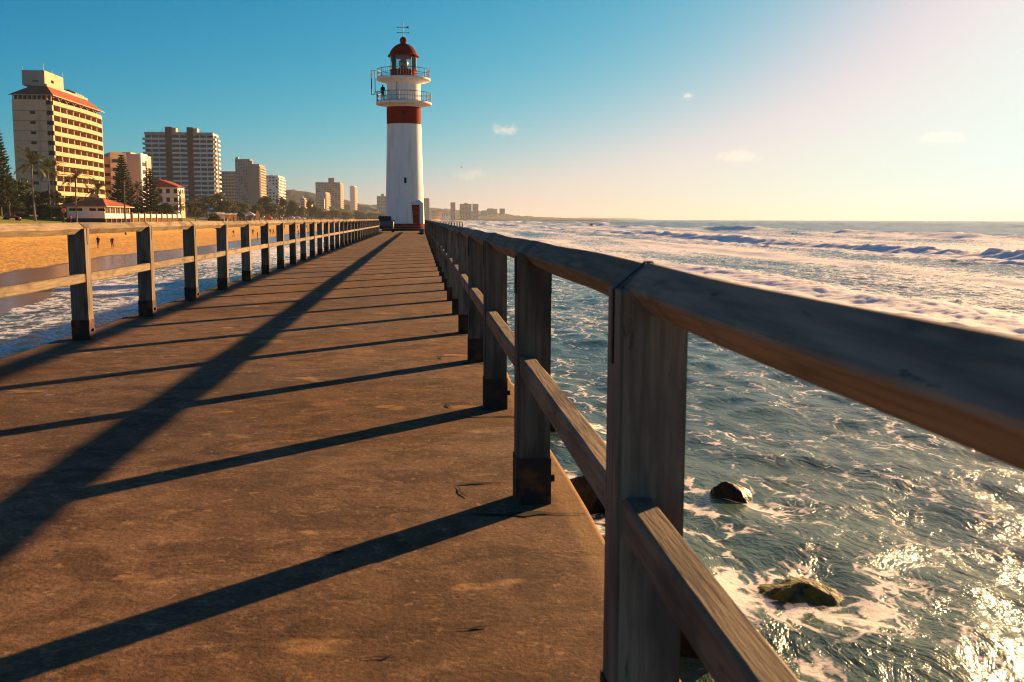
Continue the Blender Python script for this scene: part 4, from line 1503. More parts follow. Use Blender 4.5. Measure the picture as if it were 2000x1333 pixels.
# ================================================================== VEGETATION
def leaf_quads(c, n, size, r):
    """n randomly turned leaf quads around centres c (k,3)"""
    idx = r.integers(0, len(c), n)
    p = c[idx]
    d = r.normal(size=(n, 3))
    d /= np.linalg.norm(d, axis=1)[:, None]
    e = r.normal(size=(n, 3))
    e -= (e * d).sum(1)[:, None] * d
    e /= np.linalg.norm(e, axis=1)[:, None]
    s = size * r.uniform(.6, 1.3, n)[:, None]
    d, e = d * s, e * s * .6
    return np.stack([p - d, p + e * .9, p + d, p - e * .9], 1)


def broad_tree_mesh(seed, n_leaf=5200, mat='leaf_dark', leaf=.32):
    """unit-ish tree 10 m tall, crown about 9 m wide"""
    r = np.random.default_rng(seed)
    rr = random.Random(seed)
    tr = MB()
    tr.tube([(0, 0, -.8), (.1, 0, 1.5), (.2, .1, 3.2), (.1, .2, 5)], [.42, .34, .26, .14], 8)
    pts = []
    blobs = []
    for k in range(15):
        a = rr.uniform(0, 6.28)
        h = rr.uniform(2.6, 8.6)
        rad = (3.6 - abs(h - 4.6) * .55) * rr.uniform(.45, 1.0)
        c = np.array([rad * math.cos(a), rad * math.sin(a), h])
        blobs.append((c, rr.uniform(1.0, 1.8)))
        tr.tube([(.15, .1, 2.4 + .25 * (k % 6)), (c[0] * .5, c[1] * .5, h * .5 + 1.6), tuple(c)], [.13, .08, .03], 5)
    cs = []
    for c, s in blobs:
        k = 60
        d = r.normal(size=(k, 3))
        d /= np.linalg.norm(d, axis=1)[:, None]
        cs.append(c + d * (s * r.uniform(.55, 1.0, k) ** .6)[:, None] * np.array([1, 1, .75]))
    cs = np.concatenate(cs)
    q = leaf_quads(cs + 0, n_leaf, leaf, r)
    q += r.normal(scale=.16, size=(n_leaf, 1, 3))
    return tr.mesh('trunk', 'bark', smooth=True, fix=False), soup('crown', q, 0, mat)


BROAD = [broad_tree_mesh(100 + i, mat=mt) for i, mt in enumerate(('leaf_dark', 'leaf_mid', 'leaf_olive', 'leaf_dark'))]


def place_tree(name, label, meshes, px_, ytop, hw, Y, unit_h, unit_w, group, rz=None, cat='tree'):
    q = at(px_, ytop, Y)
    g = gz(q.x, Y) + .1
    h = q.z - g
    w = 2 * hw * Y / F_PX
    o = thing(name, label, cat, (q.x, Y, g), rz if rz is not None else random.uniform(0, 6.28), group)
    o.scale = (w / unit_w, w / unit_w, h / unit_h)
    put('trunk', meshes[0], o)
    put('crown', meshes[1], o)
    return o


TREES = [
    (2, 345, 40, 232, 0, 'big dark tree at the left edge below the pine'), (48, 352, 42, 240, 3, 'broad dark tree behind the tallest palm'),
    (100, 372, 34, 236, 0, 'dark tree between the first two palm trunks'), (142, 384, 28, 246, 3, 'rounded dark tree against the hotel foot'),
    (24, 392, 34, 222, 1, 'spreading tree over the lawn by the red buggy'), (78, 398, 34, 216, 0, 'shadowy tree above the lawn left of the pavilion'),
    (120, 402, 22, 214, 1, 'bushy tree touching the pavilion roof'), (214, 390, 16, 262, 0, 'small dark tree behind the pavilion ridge'),
    (268, 396, 24, 270, 3, 'dense tree between the two tall pines'), (318, 398, 26, 286, 0, 'dark tree at the foot of the villa'),
    (350, 398, 20, 300, 1, 'tree beside the villa toward the market'), (372, 394, 22, 330, 0, 'rounded tree under the first charcoal shaft'),
    (404, 382, 26, 350, 3, 'large dark tree under the second charcoal shaft'), (432, 378, 24, 362, 0, 'tall rounded tree at the corner of the striped block'),
    (450, 388, 22, 380, 1, 'olive tree below the grey balconied block'), (472, 396, 22, 396, 2, 'lower olive tree before the pale tower'),
    (500, 398, 20, 404, 1, 'tree below the brown slab tower'), (524, 384, 26, 430, 0, 'large dark tree below the white flat-topped block'),
    (546, 386, 22, 450, 3, 'dark tree at the lit edge of the white block'), (566, 392, 18, 480, 0, 'tree at the foot of the wooded hill'),
    (584, 402, 18, 500, 1, 'lower tree near the small lit tower'), (608, 389, 13, 560, 3, 'tall narrow tree before the yellow block'),
    (626, 406, 18, 620, 0, 'tree below the yellow block'), (650, 410, 20, 700, 2, 'hazy tree below the broad high-rise'),
    (676, 412, 18, 760, 1, 'hazy tree below the fluted edge'), (700, 413, 18, 820, 0, 'hazy tree below the slim white tower'),
    (724, 415, 18, 900, 2, 'hazy tree between slim tower and lighthouse'), (742, 416, 16, 960, 1, 'hazy tree just left of the lighthouse'),
    (386, 412, 18, 300, 2, 'low olive tree by the market tents'), (240, 412, 18, 250, 1, 'low tree behind the wooden light pole'), (288, 412, 20, 252, 2, 'low olive tree behind the terrace fence'), (338, 414, 16, 262, 1, 'low tree at the end of the terrace fence'),
]
for (px_, yt, hw, Y, k, lb) in TREES:
    if px_ > 345:
        Y = Y * 1.22
    place_tree('broadleaf_tree', lb, BROAD[k], px_, yt, hw, Y, 9.6, 8.6, 'broadleaf trees along the seafront')
# hedge of bushes near the lawn
for k, (px_, yt, hw, Y, lb) in enumerate(((86, 414, 16, 206, 'low bush behind the lawn beside the palm trunk'), (112, 412, 12, 204, 'yellow-green bush next to the pavilion wall'), (40, 416, 18, 206, 'low bush behind the red buggy'), (420, 414, 18, 300, 'bush beside the market fence'), (300, 420, 16, 246, 'bush growing through the palisade'))):
    place_tree('bush', lb, BROAD[(k + 1) % 3], px_, yt, hw, Y, 9.6, 8.6, 'seafront bushes', cat='bush')


def palm_mesh(seed, n=19):
    r = random.Random(seed)
    tr = MB()
    pts = [(0, 0, -.5), (.12, 0, 2.5), (.2, .05, 5), (.1, .1, 7.6), (0, .1, 9.2)]
    tr.tube(pts, [.30, .21, .18, .16, .17], 8)
    qs = []
    top = Vector((0, .1, 9.2))
    for k in range(n):
        a = k * 2.399 + r.uniform(-.25, .25)
        el = r.uniform(-.05, 1.2) if k % 4 else r.uniform(-.5, -.05)
        Lf = r.uniform(2.7, 3.7)
        dirh = Vector((math.cos(a), math.sin(a), 0))
        p = top.copy()
        S = 10
        side = Vector((-math.sin(a), math.cos(a), 0))
        e = el
        for i in range(S):
            d = dirh * math.cos(e) + Vector((0, 0, 1)) * math.sin(e)
            nx_ = p + d * (Lf / S)
            e -= .03 + .014 * i
            ll = .62 * math.sin(math.pi * (i + 1.0) / (S + 1.2)) + .08
            for sg in (-1, 1):
                for t in (0.0, .33, .66):
                    b0 = p.lerp(nx_, t)
                    b1 = p.lerp(nx_, t + .26)
                    tip = side * sg * ll * r.uniform(.55, .8) + d * ll * .75 + Vector((0, 0, -ll * r.uniform(.0, .38)))
                    qs.append([b0, b1, b1 + tip, b0 + tip * 1.02])
            w_ = .04
            qs.append([p - side * w_, p + side * w_, nx_ + side * w_, nx_ - side * w_])
            p = nx_
    q = np.array([[tuple(v) for v in f] for f in qs])
    return tr.mesh('trunk', 'palm_bark', smooth=True, fix=False), soup('crown', q, 0, 'leaf_palm')


PALM = [palm_mesh(300 + i) for i in range(3)]
for k, (px_, yt, hw, Y, lb) in enumerate((
        (61, 289, 36, 190, 'tallest palm, on the lawn before the hotel flank'), (93, 306, 30, 226, 'palm close behind the tallest one'), (146, 320, 32, 182, 'slim palm standing before the hotel balconies'),
        (190, 349, 26, 238, 'short palm rising over the pavilion roof'), (268, 352, 18, 262, 'small palm between the two tall pines'), (352, 388, 16, 290, 'low palm at the end of the terrace fence'),
        (381, 390, 16, 312, 'low palm under the charcoal shafts'), (101, 312, 24, 232, 'thin palm leaning behind the second one'))):
    q = at(px_, yt, Y)
    g = gz(q.x, Y) + .1
    s = (q.z - g) / 11.6
    o = thing('palm_tree', lb, 'palm tree', (q.x, Y, g), random.uniform(0, 6.28), 'palms on the seafront')
    wsc = 2 * hw * Y / F_PX / 6.0
    o.scale = (1, 1, 1)
    zc_ = q.z - g - 2.4 * wsc
    t_ = put('trunk', PALM[k % 3][0], o, scale=(wsc * .75, wsc * .75, zc_ / 9.2))
    put('crown', PALM[k % 3][1], o, loc=(0, 0, zc_ - 9.2 * wsc), scale=wsc)


def pine_mesh(seed):
    """Norfolk pine, 20 m tall: whorls of upswept horizontal branches"""
    r = np.random.default_rng(seed)
    rr = random.Random(seed)
    tr = MB()
    tr.tube([(0, 0, -.5), (0, 0, 8), (0, 0, 16), (0, 0, 20)], [.36, .27, .14, .03], 8)
    cs = []
    qs = []
    for t in range(27):
        h = 2.6 + t * .66
        Lb = max(.35, 4.3 * (1 - (h / 20.6) ** 1.25)) * rr.uniform(.9, 1.08)
        nb = 7
        for b in range(nb):
            a = 6.283 * b / nb + t * .45 + rr.uniform(-.15, .15)
            lb = Lb * rr.uniform(.75, 1.08)
            d = np.array([math.cos(a), math.sin(a), 0])
            tip = d * lb + np.array([0, 0, h + .22 * lb - .15])
            tr.tube([(0, 0, h), tuple(d * lb * .6 + np.array([0, 0, h - .08 * lb])), tuple(tip)], [.05, .035, .012], 4, cap=False)
            k = int(10 + lb * 13)
            s = r.uniform(.16, 1, k) ** .8
            base_ = np.outer(s, d * lb)
            base_[:, 2] = h + np.where(s < .6, -.13 * lb * s, -.08 * lb + (s - .6) * .75 * lb)
            cs = base_ + r.normal(scale=(.14, .14, .07), size=(k, 3))
            sd_ = np.array([-d[1], d[0], 0])
            w = (.42 * (1.15 - s) + .16)[:, None]
            f = d * .34 + np.array([0, 0, .10])
            sg = np.where(r.random(k) < .5, -1, 1)[:, None]
            e = sd_ * sg * w + f * r.uniform(.6, 1.2, (k, 1)) + np.array([0, 0, .12])
            tkn = np.array([0, 0, .14]) + .09 * d
            qs.append(np.stack([cs - tkn, cs + tkn, cs + e + tkn * .4, cs + e - tkn * .4], 1))
    q = np.concatenate(qs)
    return tr.mesh('trunk', 'bark', smooth=True, fix=False), soup('crown', q, 0, 'leaf_pine')


PINE = [pine_mesh(400), pine_mesh(401)]
for k, (px_, yt, hw, Y, lb) in enumerate(((237, 304, 32, 252, 'tall dark Norfolk pine right of the hotel'), (292, 330, 34, 258, 'second Norfolk pine, in front of the villa'), (-8, 250, 38, 214, 'tall pine cut by the left edge of the view'))):
    place_tree('norfolk_pine', lb, PINE[k % 2], px_, yt, hw, Y, 20.0, 8.4, 'Norfolk pines')

# far tree mass along the bay: one belt that reads as a single wood
r = np.random.default_rng(55)
cs = []
for k in range(520):
    Y = r.uniform(700, 2350)
    X = float(shore(np.array([Y]))[0]) - r.uniform(46, 110)
    h = r.uniform(5, 12) * (1.15 if Y > 1200 else .8)
    n = 26
    d = r.normal(size=(n, 3))
    d /= np.linalg.norm(d, axis=1)[:, None]
    cs.append(np.array([X, Y, gz(X, Y) + h * .55]) + d * np.array([h * .55, h * .55, h * .5]) * r.uniform(.7, 1, (n, 1)))
cs = np.concatenate(cs)
q = leaf_quads(cs, 26000, 1.6, r)
tag(put('treeline', soup('treeline', q, 0, 'leaf_mid')), 'hazy belt of trees along the far bay shore', 'treeline', kind='stuff')

# light poles
for k, (px_, y0_, y1_, Y, lb, hd) in enumerate(((241, 352, 436, 200, 'tall bare wooden pole in front of the first pine', False), (17, 394, 426, 190, 'pale pole on the lawn by the red buggy', False), (601, 424, 436, 330, 'thin pole rising among the market tents', False))):
    q = at(px_, y0_, Y)
    g = gz(q.x, Y)
    o = thing('wooden_pole', lb, 'pole', (q.x, Y, g))
    MB().tube([(0, 0, -.5), (.05, 0, q.z - g)], [.20 if k == 0 else .14, .11], 8).build('shaft', 'bark', o, smooth=True)
    MB().box(-.25, .25, -.08, .08, q.z - g - .5, q.z - g - .35).build('crossbar', 'timber', o)


# ================================================================== PEOPLE
def person_mesh(pose):
    """one continuous body grown by the Skin modifier; returns mesh (1.72 m) with slots skin, top, bottom, hair"""
    J = {'pel': (0, 0, .93, .135), 'bel': (0, .0, 1.10, .125), 'che': (0, .01, 1.30, .150), 'nec': (0, .02, 1.47, .058), 'hd1': (0, .0, 1.57, .085), 'hd2': (0, .0, 1.66, .085)}
    E_ = [('pel', 'bel'), ('bel', 'che'), ('che', 'nec'), ('nec', 'hd1'), ('hd1', 'hd2')]
    st = {'walk': (.26, -.26), 'stand': (.03, -.02), 'stride': (.34, -.30)}[pose]
    for sg, s in ((-1, 'l'), (1, 'r')):
        f = st[0] if sg < 0 else st[1]
        J[s + 'hip'] = (sg * .09, 0, .88, .095)
        J[s + 'kne'] = (sg * .10, -f * .55, .49, .062)
        J[s + 'ank'] = (sg * .10, -f * (1.0 if f > 0 else 1.2) + (0 if f > 0 else .05), .08, .042)
        J[s + 'toe'] = (sg * .11, -f * (1.0 if f > 0 else 1.2) - .15, .035, .036)
        J[s + 'sho'] = (sg * .185, .01, 1.40, .062)
        J[s + 'elb'] = (sg * .24, f * .45 + .02, 1.13, .043)
        J[s + 'wri'] = (sg * .24, f * .8 - .08, .90, .030)
        J[s + 'han'] = (sg * .24, f * .85 - .13, .82, .034)
        E_ += [('pel', s + 'hip'), (s + 'hip', s + 'kne'), (s + 'kne', s + 'ank'), (s + 'ank', s + 'toe'), ('che', s + 'sho'), (s + 'sho', s + 'elb'), (s + 'elb', s + 'wri'), (s + 'wri', s + 'han')]
    keys = list(J)
    me = bpy.data.meshes.new('person')
    me.from_pydata([J[k][:3] for k in keys], [(keys.index(a), keys.index(b)) for a, b in E_], [])
    o = bpy.data.objects.new('person_tmp', me)
    COL.objects.link(o)
    md = o.modifiers.new('skin', 'SKIN')
    md.use_smooth_shade = True
    sv = me.skin_vertices[0].data
    for i, k in enumerate(keys):
        sv[i].radius = (J[k][3], J[k][3])
        sv[i].use_root = (k == 'pel')
    ss = o.modifiers.new('sub', 'SUBSURF')
    ss.levels = ss.render_levels = 1
    dg = bpy.context.evaluated_depsgraph_get()
    out = bpy.data.meshes.new_from_object(o.evaluated_get(dg))
    bpy.data.objects.remove(o)
    out.materials.clear()
    for k in ('cloth_skin', 'cloth_blue', 'cloth_navy', 'cloth_hair'):
        out.materials.append(MAT[k])
    for p in out.polygons:
        x, y, z = p.center
        m = 0
        if z > 1.62 or (z > 1.53 and y > .03):
            m = 3
        elif z > 1.46:
            m = 0
        elif .93 < z and abs(x) < .20 or (z > 1.14):
            m = 1
        elif z > .42 and abs(x) < .22:
            m = 2
        p.material_index = m
        p.use_smooth = True
    return out


PERSON = {k: person_mesh(k) for k in ('walk', 'stand', 'stride')}


def person(label, px_, yfeet, Y, rz, pose='walk', top='blue', bottom='navy', skin='skin', h=1.72, z=None, bag=None, group='people on the beach'):
    if z is None:
        q = at(px_, yfeet, Y)
        for _ in range(30):                       # slide along the line of sight until the feet meet the ground
            q = at(px_, yfeet, Y)
            g = gz(q.x, Y)
            Y += (q.z - g) * 18
            Y = min(max(Y, 40), 900)
        z = gz(q.x, Y) + .02
    else:
        q = at(px_, yfeet, Y)
    o = put('person', PERSON[pose], None, (q.x, Y, z), (0, 0, rz), h / 1.72)
    for i, k in enumerate((skin, top, bottom, 'hair')):
        o.material_slots[i].link = 'OBJECT'
        o.material_slots[i].material = MAT['cloth_' + k]
    tag(o, label, 'person', group)
    if bag:
        b = MB()
        b.box(-.16, .16, .13, .32, 1.02, 1.46)
        put('backpack', b.mesh('backpack', 'cloth_' + bag, bevel=.04), o)
    return o


person('person in blue with a backpack walking on the sand', 192, 485, 150, R(200), 'walk', 'blue', 'navy', bag='navy')
person('person in maroon walking on the sand toward the surf', 220, 487, 140, R(20), 'stride', 'maroon', 'maroon')
for k, (px_, yf, top, bot, pose, lb) in enumerate((
        (456, 463, 'black', 'white', 'walk', 'person in black and white on the beach, first beyond the railing post'), (503, 467, 'black', 'black', 'stand', 'dark figure standing nearest the wash'),
        (494, 460, 'navy', 'black', 'stand', 'figure in navy left of the dark standing one'), (528, 459, 'navy', 'khaki', 'walk', 'figure in navy and khaki further along the sand'), (534, 459, 'blue', 'black', 'stride', 'figure in blue beside the navy and khaki one'),
        (556, 448, 'black', 'navy', 'stand', 'small dark figure far up the beach'), (581, 448, 'maroon', 'black', 'walk', 'small figure in maroon far up the beach'), (599, 447, 'black', 'black', 'stand', 'small black figure near the market'),
        (583, 461, 'white', 'khaki', 'walk', 'figure in white at the edge of the wash'))):
    person(lb, px_, yf, 240, random.uniform(0, 6), pose, top, bot, 'skin' if k % 2 else 'skin_dark')
# on the lawn
person('person in dark clothes standing on the lawn by the palm', 124, 437, 186, R(170), 'stand', 'navy', 'black', 'skin_dark', z=gz(at(124, 437, 186).x, 186) + .2, group='people on the lawn')
person('person in a red top on the lawn beside the pavilion', 138, 431, 196, R(60), 'stand', 'red', 'navy', 'skin_dark', z=gz(at(138, 431, 196).x, 196) + .2, group='people on the lawn')
# on the lighthouse gallery
gp = person('dark-coated person looking out from the lower lighthouse gallery', 748, 200, LY - .3, R(150), 'stand', 'black', 'black', 'skin', h=1.66, z=g1 + .115, group='people')

# ================================================================== VEHICLES
def car(label, loc, rz, paint, scale=1.0, name='parked_car'):
    """compact hatchback; nose toward local -x, tail toward +x"""
    root = thing(name, label, 'car', loc, rz)
    root.scale = (scale,) * 3
    b = MB()
    hw = .78
    # body cross profile along x: (x, sill z, beltline z, half width at belt)
    st = [(-1.82, .42, .62, .60), (-1.70, .26, .72, .70), (-1.1, .24, .86, .77), (-.55, .24, .93, .78), (.5, .24, .96, .78), (1.35, .26, .97, .77), (1.74, .32, .95, .72), (1.80, .42, .80, .68)]
    vs, fs = [], []
    for (x, zs_, zb_, w) in st:
        vs += [(x, -w * .94, zs_), (x, -w * 1.02, (zs_ + zb_) * .52), (x, -w, zb_ - .06), (x, -w * .93, zb_), (x, w * .93, zb_), (x, w, zb_ - .06), (x, w * 1.02, (zs_ + zb_) * .52), (x, w * .94, zs_)]
    n = 8
    for i in range(len(st) - 1):
        for k in range(n):
            k2 = (k + 1) % n
            fs.append((i * n + k, i * n + k2, (i + 1) * n + k2, (i + 1) * n + k))
    fs += [tuple(range(n)), tuple(range((len(st) - 1) * n, len(st) * n))]
    b.add(vs, fs)
    b.build('body', paint, root, smooth=35)
    # cabin
    lo = [(-.72, -.70, .92), (1.70, -.66, .94), (1.70, .66, .94), (-.72, .70, .92)]
    hi = [(-.12, -.55, 1.42), (1.42, -.53, 1.42), (1.42, .53, 1.42), (-.12, .55, 1.42)]
    c = MB()
    c.hexa(lo, hi)
    cab = c.build('cabin', paint, root, bevel=.05, smooth=30)

    def pane(pts, nm='window_glass'):
        m = MB()
        cc = sum((Vector(p) for p in pts), Vector()) / 4
        nrm = (Vector(pts[1]) - Vector(pts[0])).cross(Vector(pts[3]) - Vector(pts[0])).normalized()
        if nrm.dot(cc - Vector((.4, 0, 1.15))) < 0:
            nrm = -nrm
        pts = [cc + (Vector(p) - cc) for p in pts]
        m.hexa([p + nrm * .012 for p in pts], [p - nrm * .02 for p in pts])
        m.build(nm, 'dark_window', cab)

    def L2(side, x_lo0, x_lo1, x_hi0, x_hi1):
        yl, yh = side * .685, side * .565
        pane([(x_lo0, yl, .98), (x_lo1, yl, .98), (x_hi1, yh, 1.36), (x_hi0, yh, 1.36)])
    for s in (-1, 1):
        L2(s, -.52, .28, -.08, .28)
        L2(s, .36, 1.02, .36, 1.0)
        L2(s, 1.10, 1.52, 1.08, 1.36)
    pane([(-.66, -.60, .99), (-.66, .60, .99), (-.20, .48, 1.37), (-.20, -.48, 1.37)], 'windscreen')
    pane([(1.675, -.56, 1.0), (1.675, .56, 1.0), (1.47, .46, 1.36), (1.47, -.46, 1.36)], 'rear_window')
    for s in (-1, 1):
        MB().box(1.70, 1.79, s * .56 - .10, s * .56 + .10, .72, .98).build('tail_light', 'tail_light', root, bevel=.01)
        MB().box(-1.80, -1.66, s * .5 - .13, s * .5 + .13, .58, .70).build('headlight', 'alloy', root, bevel=.01)
        MB().box(-.52, -.40, s * .82 - .08, s * .82 + .08, .96, 1.06).build('mirror', 'black', root, bevel=.015)
        for x in (-1.15, 1.12):
            w = MB()
            w.tube([(x, s * .60, .30), (x, s * .80, .30)], .30, 20)
            wh = w.build('wheel', 'rubber', root, smooth=40)
            MB().tube([(x, s * .79, .30), (x, s * .812, .30)], .18, 14).build('rim', 'alloy', wh)
    MB().box(1.72, 1.86, -.70, .70, .38, .55).build('bumper', 'black', root, bevel=.03)
    MB().box(-1.88, -1.70, -.66, .66, .34, .52).build('bumper', 'black', root, bevel=.03)
    return root


cp = at(753, 453, 84.5)
car('grey-blue hatchback parked between the beach-side railing and the lighthouse', (cp.x - .12, 86.4, .02), R(-87), 'blue_paint', .95)
# small red beach buggy on the lawn
bq = at(24, 438, 182)
bz = gz(bq.x, 182) + .2
bug = thing('beach_buggy', 'small red open buggy with black wheels on the lawn edge', 'buggy', (bq.x, 182, bz), R(5))
MB().add([(-1.3, -.5, .45), (1.4, -.5, .4), (1.4, .5, .4), (-1.3, .5, .45), (-1.0, -.42, .95), (.3, -.42, .85), (.3, .42, .85), (-1.0, .42, .95), (1.35, -.3, .62), (1.35, .3, .62)],
         [(3, 2, 1, 0), (4, 5, 6, 7), (0, 1, 8, 5, 4), (3, 7, 6, 9, 2), (5, 8, 9, 6), (1, 2, 9, 8), (0, 4, 7, 3)]).build('body', 'red_car', bug)
MB().box(-.9, -.2, -.35, .35, .9, 1.12).build('seat', 'black', bug, bevel=.05)
MB().tube([(.25, -.4, .8), (.1, -.4, 1.35), (.1, .4, 1.35), (.25, .4, .8)], .03, 6).build('roll_bar', 'black', bug)
for x in (-.95, 1.0):
    for s in (-1, 1):
        MB().tube([(x, s * .45, .32), (x, s * .72, .32)], .33, 16).build('wheel', 'rubber', bug, smooth=40)
# round orange board on a post
oq = at(124, 411, 190)
og = gz(oq.x, 190) + .1
ob = thing('lifebuoy_post', 'round orange board on a dark post by the palm on the lawn', 'sign', (oq.x, 190, og))
MB().tube([(0, 0, 0), (0, 0, oq.z - og)], .06, 6).build('post', 'bark', ob)
MB().tube([(0, -.05, oq.z - og), (0, .05, oq.z - og)], .42, 20).build('disc', 'canvas_orange', ob)

# ================================================================== BEACH MARKET
def tent(label, px_, py_, Y, w, h, mat_top, mat_side, peak=True):
    Y = 71 * 1960 / (819 - px_)
    q = at(px_, py_, Y)
    g = gz(q.x, Y)
    o = thing('market_tent', label, 'tent', (q.x, Y, g), group='market tents above the beach')
    for sx in (-1, 1):
        for sy in (-1, 1):
            MB().box(sx * w / 2 - .05, sx * w / 2 + .05, sy * w / 2 - .05, sy * w / 2 + .05, -.3, h).build('leg', 'alloy', o, fix=False)
    m = MB()
    hw_ = w / 2 + .2
    if peak:
        m.add([(-hw_, -hw_, h), (hw_, -hw_, h), (hw_, hw_, h), (-hw_, hw_, h), (0, 0, h + w * .32), (-hw_, -hw_, h - .3), (hw_, -hw_, h - .3), (hw_, hw_, h - .3), (-hw_, hw_, h - .3)],
              [(0, 1, 4), (1, 2, 4), (2, 3, 4), (3, 0, 4), (5, 6, 1, 0), (6, 7, 2, 1), (7, 8, 3, 2), (8, 5, 0, 3)])
    else:
        m.hexa([(-hw_, -hw_, h), (hw_, -hw_, h), (hw_, hw_, h + .5), (-hw_, hw_, h + .5)], [(-hw_, -hw_, h + .1), (hw_, -hw_, h + .1), (hw_, hw_, h + .6), (-hw_, hw_, h + .6)])
    m.build('canopy', mat_top, o, fix=False)
    if mat_side:
        MB().box(-w / 2, w / 2, w / 2 - .05, w / 2, 0, h - .02).box(-w / 2, -w / 2 + .05, -w / 2, w / 2 - .051, 0, h - .02).build('side_sheet', mat_side, o, fix=False)
    return o


for a_ in ((425, 433, 292, 3.6, 2.4, 'canvas_white', 'canvas_white', False, 'flat-roofed white tent at the near end of the market'), (440, 433, 300, 3.4, 2.2, 'canvas_white', 'canvas_yellow', False, 'white-roofed tent with yellow sheets'), (452, 433, 304, 3.4, 2.2, 'canvas_white', 'canvas_yellow', False, 'second tent with yellow sheets, left of the dark tent'),
           (470, 433, 312, 4.2, 2.2, 'canvas_dark', 'canvas_blue', True, 'dark peaked tent in the market row'), (487, 433, 318, 4.0, 2.6, 'canvas_white', 'canvas_blue', True, 'white peaked tent with blue sheets next to the peach flag'), (525, 433, 336, 2.6, 1.9, 'canvas_orange', 'canvas_orange', True, 'small orange tent past the peach flag'),
           (569, 431, 372, 3.2, 2.4, 'canvas_white', None, True, 'first of the small white canopies by the thin pole'), (580, 431, 378, 3.2, 2.4, 'canvas_white', None, True, 'second of the small white canopies by the thin pole'), (590, 431, 384, 3.2, 2.4, 'canvas_white', None, True, 'last of the small white canopies before the beach trees'),
           (664, 431, 470, 4.2, 2.6, 'canvas_white', 'canvas_blue', True, 'white and blue canopy far up the beach'), (674, 431, 480, 3.6, 2.6, 'canvas_white', None, True, 'plain white canopy farthest up the beach'), (646, 432, 450, 3.6, 1.8, 'canvas_peach', None, True, 'peach canopy far up the beach')):
    tent(a_[8], *a_[:8])
FY = 432
fq = at(502, 411, FY)
fg = gz(fq.x, FY)
flag = thing('feather_flag', 'tall peach feather flag leaning over the market tents', 'flag', (fq.x, FY, fg))
hh = fq.z - fg
MB().tube([(-.5, 0, 0), (-.5, 0, hh * .6), (-.2, 0, hh)], [.05, .04, .02], 6).build('pole', 'alloy', flag)
m = MB()
prof = [(-.45, .25), (.85, .28), (1.1, .55), (.85, .8), (.2, .98), (-.15, 1.0), (-.42, .7)]
m.prism([(x, 0, hh * z) for x, z in prof], (0, .03, 0))
m.build('cloth', 'canvas_peach', flag)
# ragged crowd and stalls that cannot be told apart
r = np.random.default_rng(77)
m = MB()
for k in range(150):
    px_ = r.uniform(415, 735)
    Y = (70 + r.uniform(-4, 5)) * 1960 / (819 - px_)
    X = at(px_, 432, Y).x
    g = gz(X, Y)
    h_ = r.uniform(1.3, 1.8)
    s_ = .2
    m.hexa([(X - s_, Y - .15, g), (X + s_, Y - .15, g), (X + s_, Y + .15, g), (X - s_, Y + .15, g)], [(X - s_ * .8, Y - .1, g + h_ * .85), (X + s_ * .8, Y - .1, g + h_ * .85), (X + s_ * .8, Y + .1, g + h_ * .85), (X - s_ * .8, Y + .1, g + h_ * .85)])
    m.box(X - .1, X + .1, Y - .1, Y + .1, g + h_ * .86, g + h_)
crowd = m.build('crowd', 'cloth_khaki', None, fix=False)
tag(crowd, 'distant crowd of people around the beach market', 'crowd', kind='stuff')
for k in ('cloth_navy', 'cloth_white', 'cloth_maroon', 'cloth_black'):
    crowd.data.materials.append(MAT[k])
crowd.data.polygons.foreach_set('material_index', [(i // 12 * 7) % 5 for i in range(len(crowd.data.polygons))])
# white fence by the market
fe = at(416, 427, 338)
fzg = gz(fe.x, 338)
pf = thing('picket_fence', 'short grey-white picket fence beside the flat-roofed tent', 'fence', (fe.x, 338, fzg))
for k in range(8):
    MB().box(-1.4 + k * .4, -1.15 + k * .4, -.04, .04, -.2, 1.7 + .1 * (k % 3)).build('picket', 'canvas_white', pf, fix=False)
MB().box(-1.5, 1.7, .041, .09, 1.0, 1.12).build('rail', 'canvas_white', pf, fix=False)

# ================================================================== SMALL THINGS ON THE PIER END
# second railing beyond the lighthouse on the sea side
hr = thing('viewing_railing', 'low timber railing of a lookout past the lighthouse', 'railing', (1.3, 104, 0))
E0, E1 = at(838, 434, 106), at(903, 434, 112)
O = Vector(hr.location)
MB(O).hexa([(E0.x, 106, .78), (E1.x, 112, .78), (E1.x, 112.2, .78), (E0.x, 106.2, .78)], [(E0.x, 106, .90), (E1.x, 112, .90), (E1.x, 112.2, .90), (E0.x, 106.2, .90)]).build('top_rail', 'rail_wood', hr)
MB(O).hexa([(E1.x, 112, .80), (E1.x + .35, 118, .80), (E1.x + .15, 118, .80), (E1.x - .2, 112, .80)], [(E1.x, 112, .91), (E1.x + .35, 118, .91), (E1.x + .15, 118, .91), (E1.x - .2, 112, .91)]).build('top_rail', 'rail_wood', hr)
for k in range(13):
    t = k / 12
    x, y = E0.x + (E1.x - E0.x) * t, 106.02 + 6 * t
    MB(O).box(x - .06, x + .06, y, y + .14, -.3, .78).build('post', 'post_wood', hr, fix=False)
MB(O).prism([(-2.5, 101.4, -.3), (E0.x + .2, 101.4, -.3), (E1.x + .8, 111.5, -.3), (E1.x + .8, 119, -.3), (-2.5, 119, -.3)], (0, 0, -6.5)).build('platform', 'deck_side', hr)
# box by the railing foot and a bird
bx_ = at(833.5, 458, 80)
box = thing('equipment_box', 'small dark box at the foot of the sea-side railing near the lighthouse', 'box', (.12, 80, .01))
MB().box(-.17, .17, -.17, .17, 0, .30).build('case', 'canvas_blue', box, bevel=.015)
MB().box(-.18, .18, -.18, .18, .303, .34).build('lid', 'canvas_dark', box, bevel=.01)


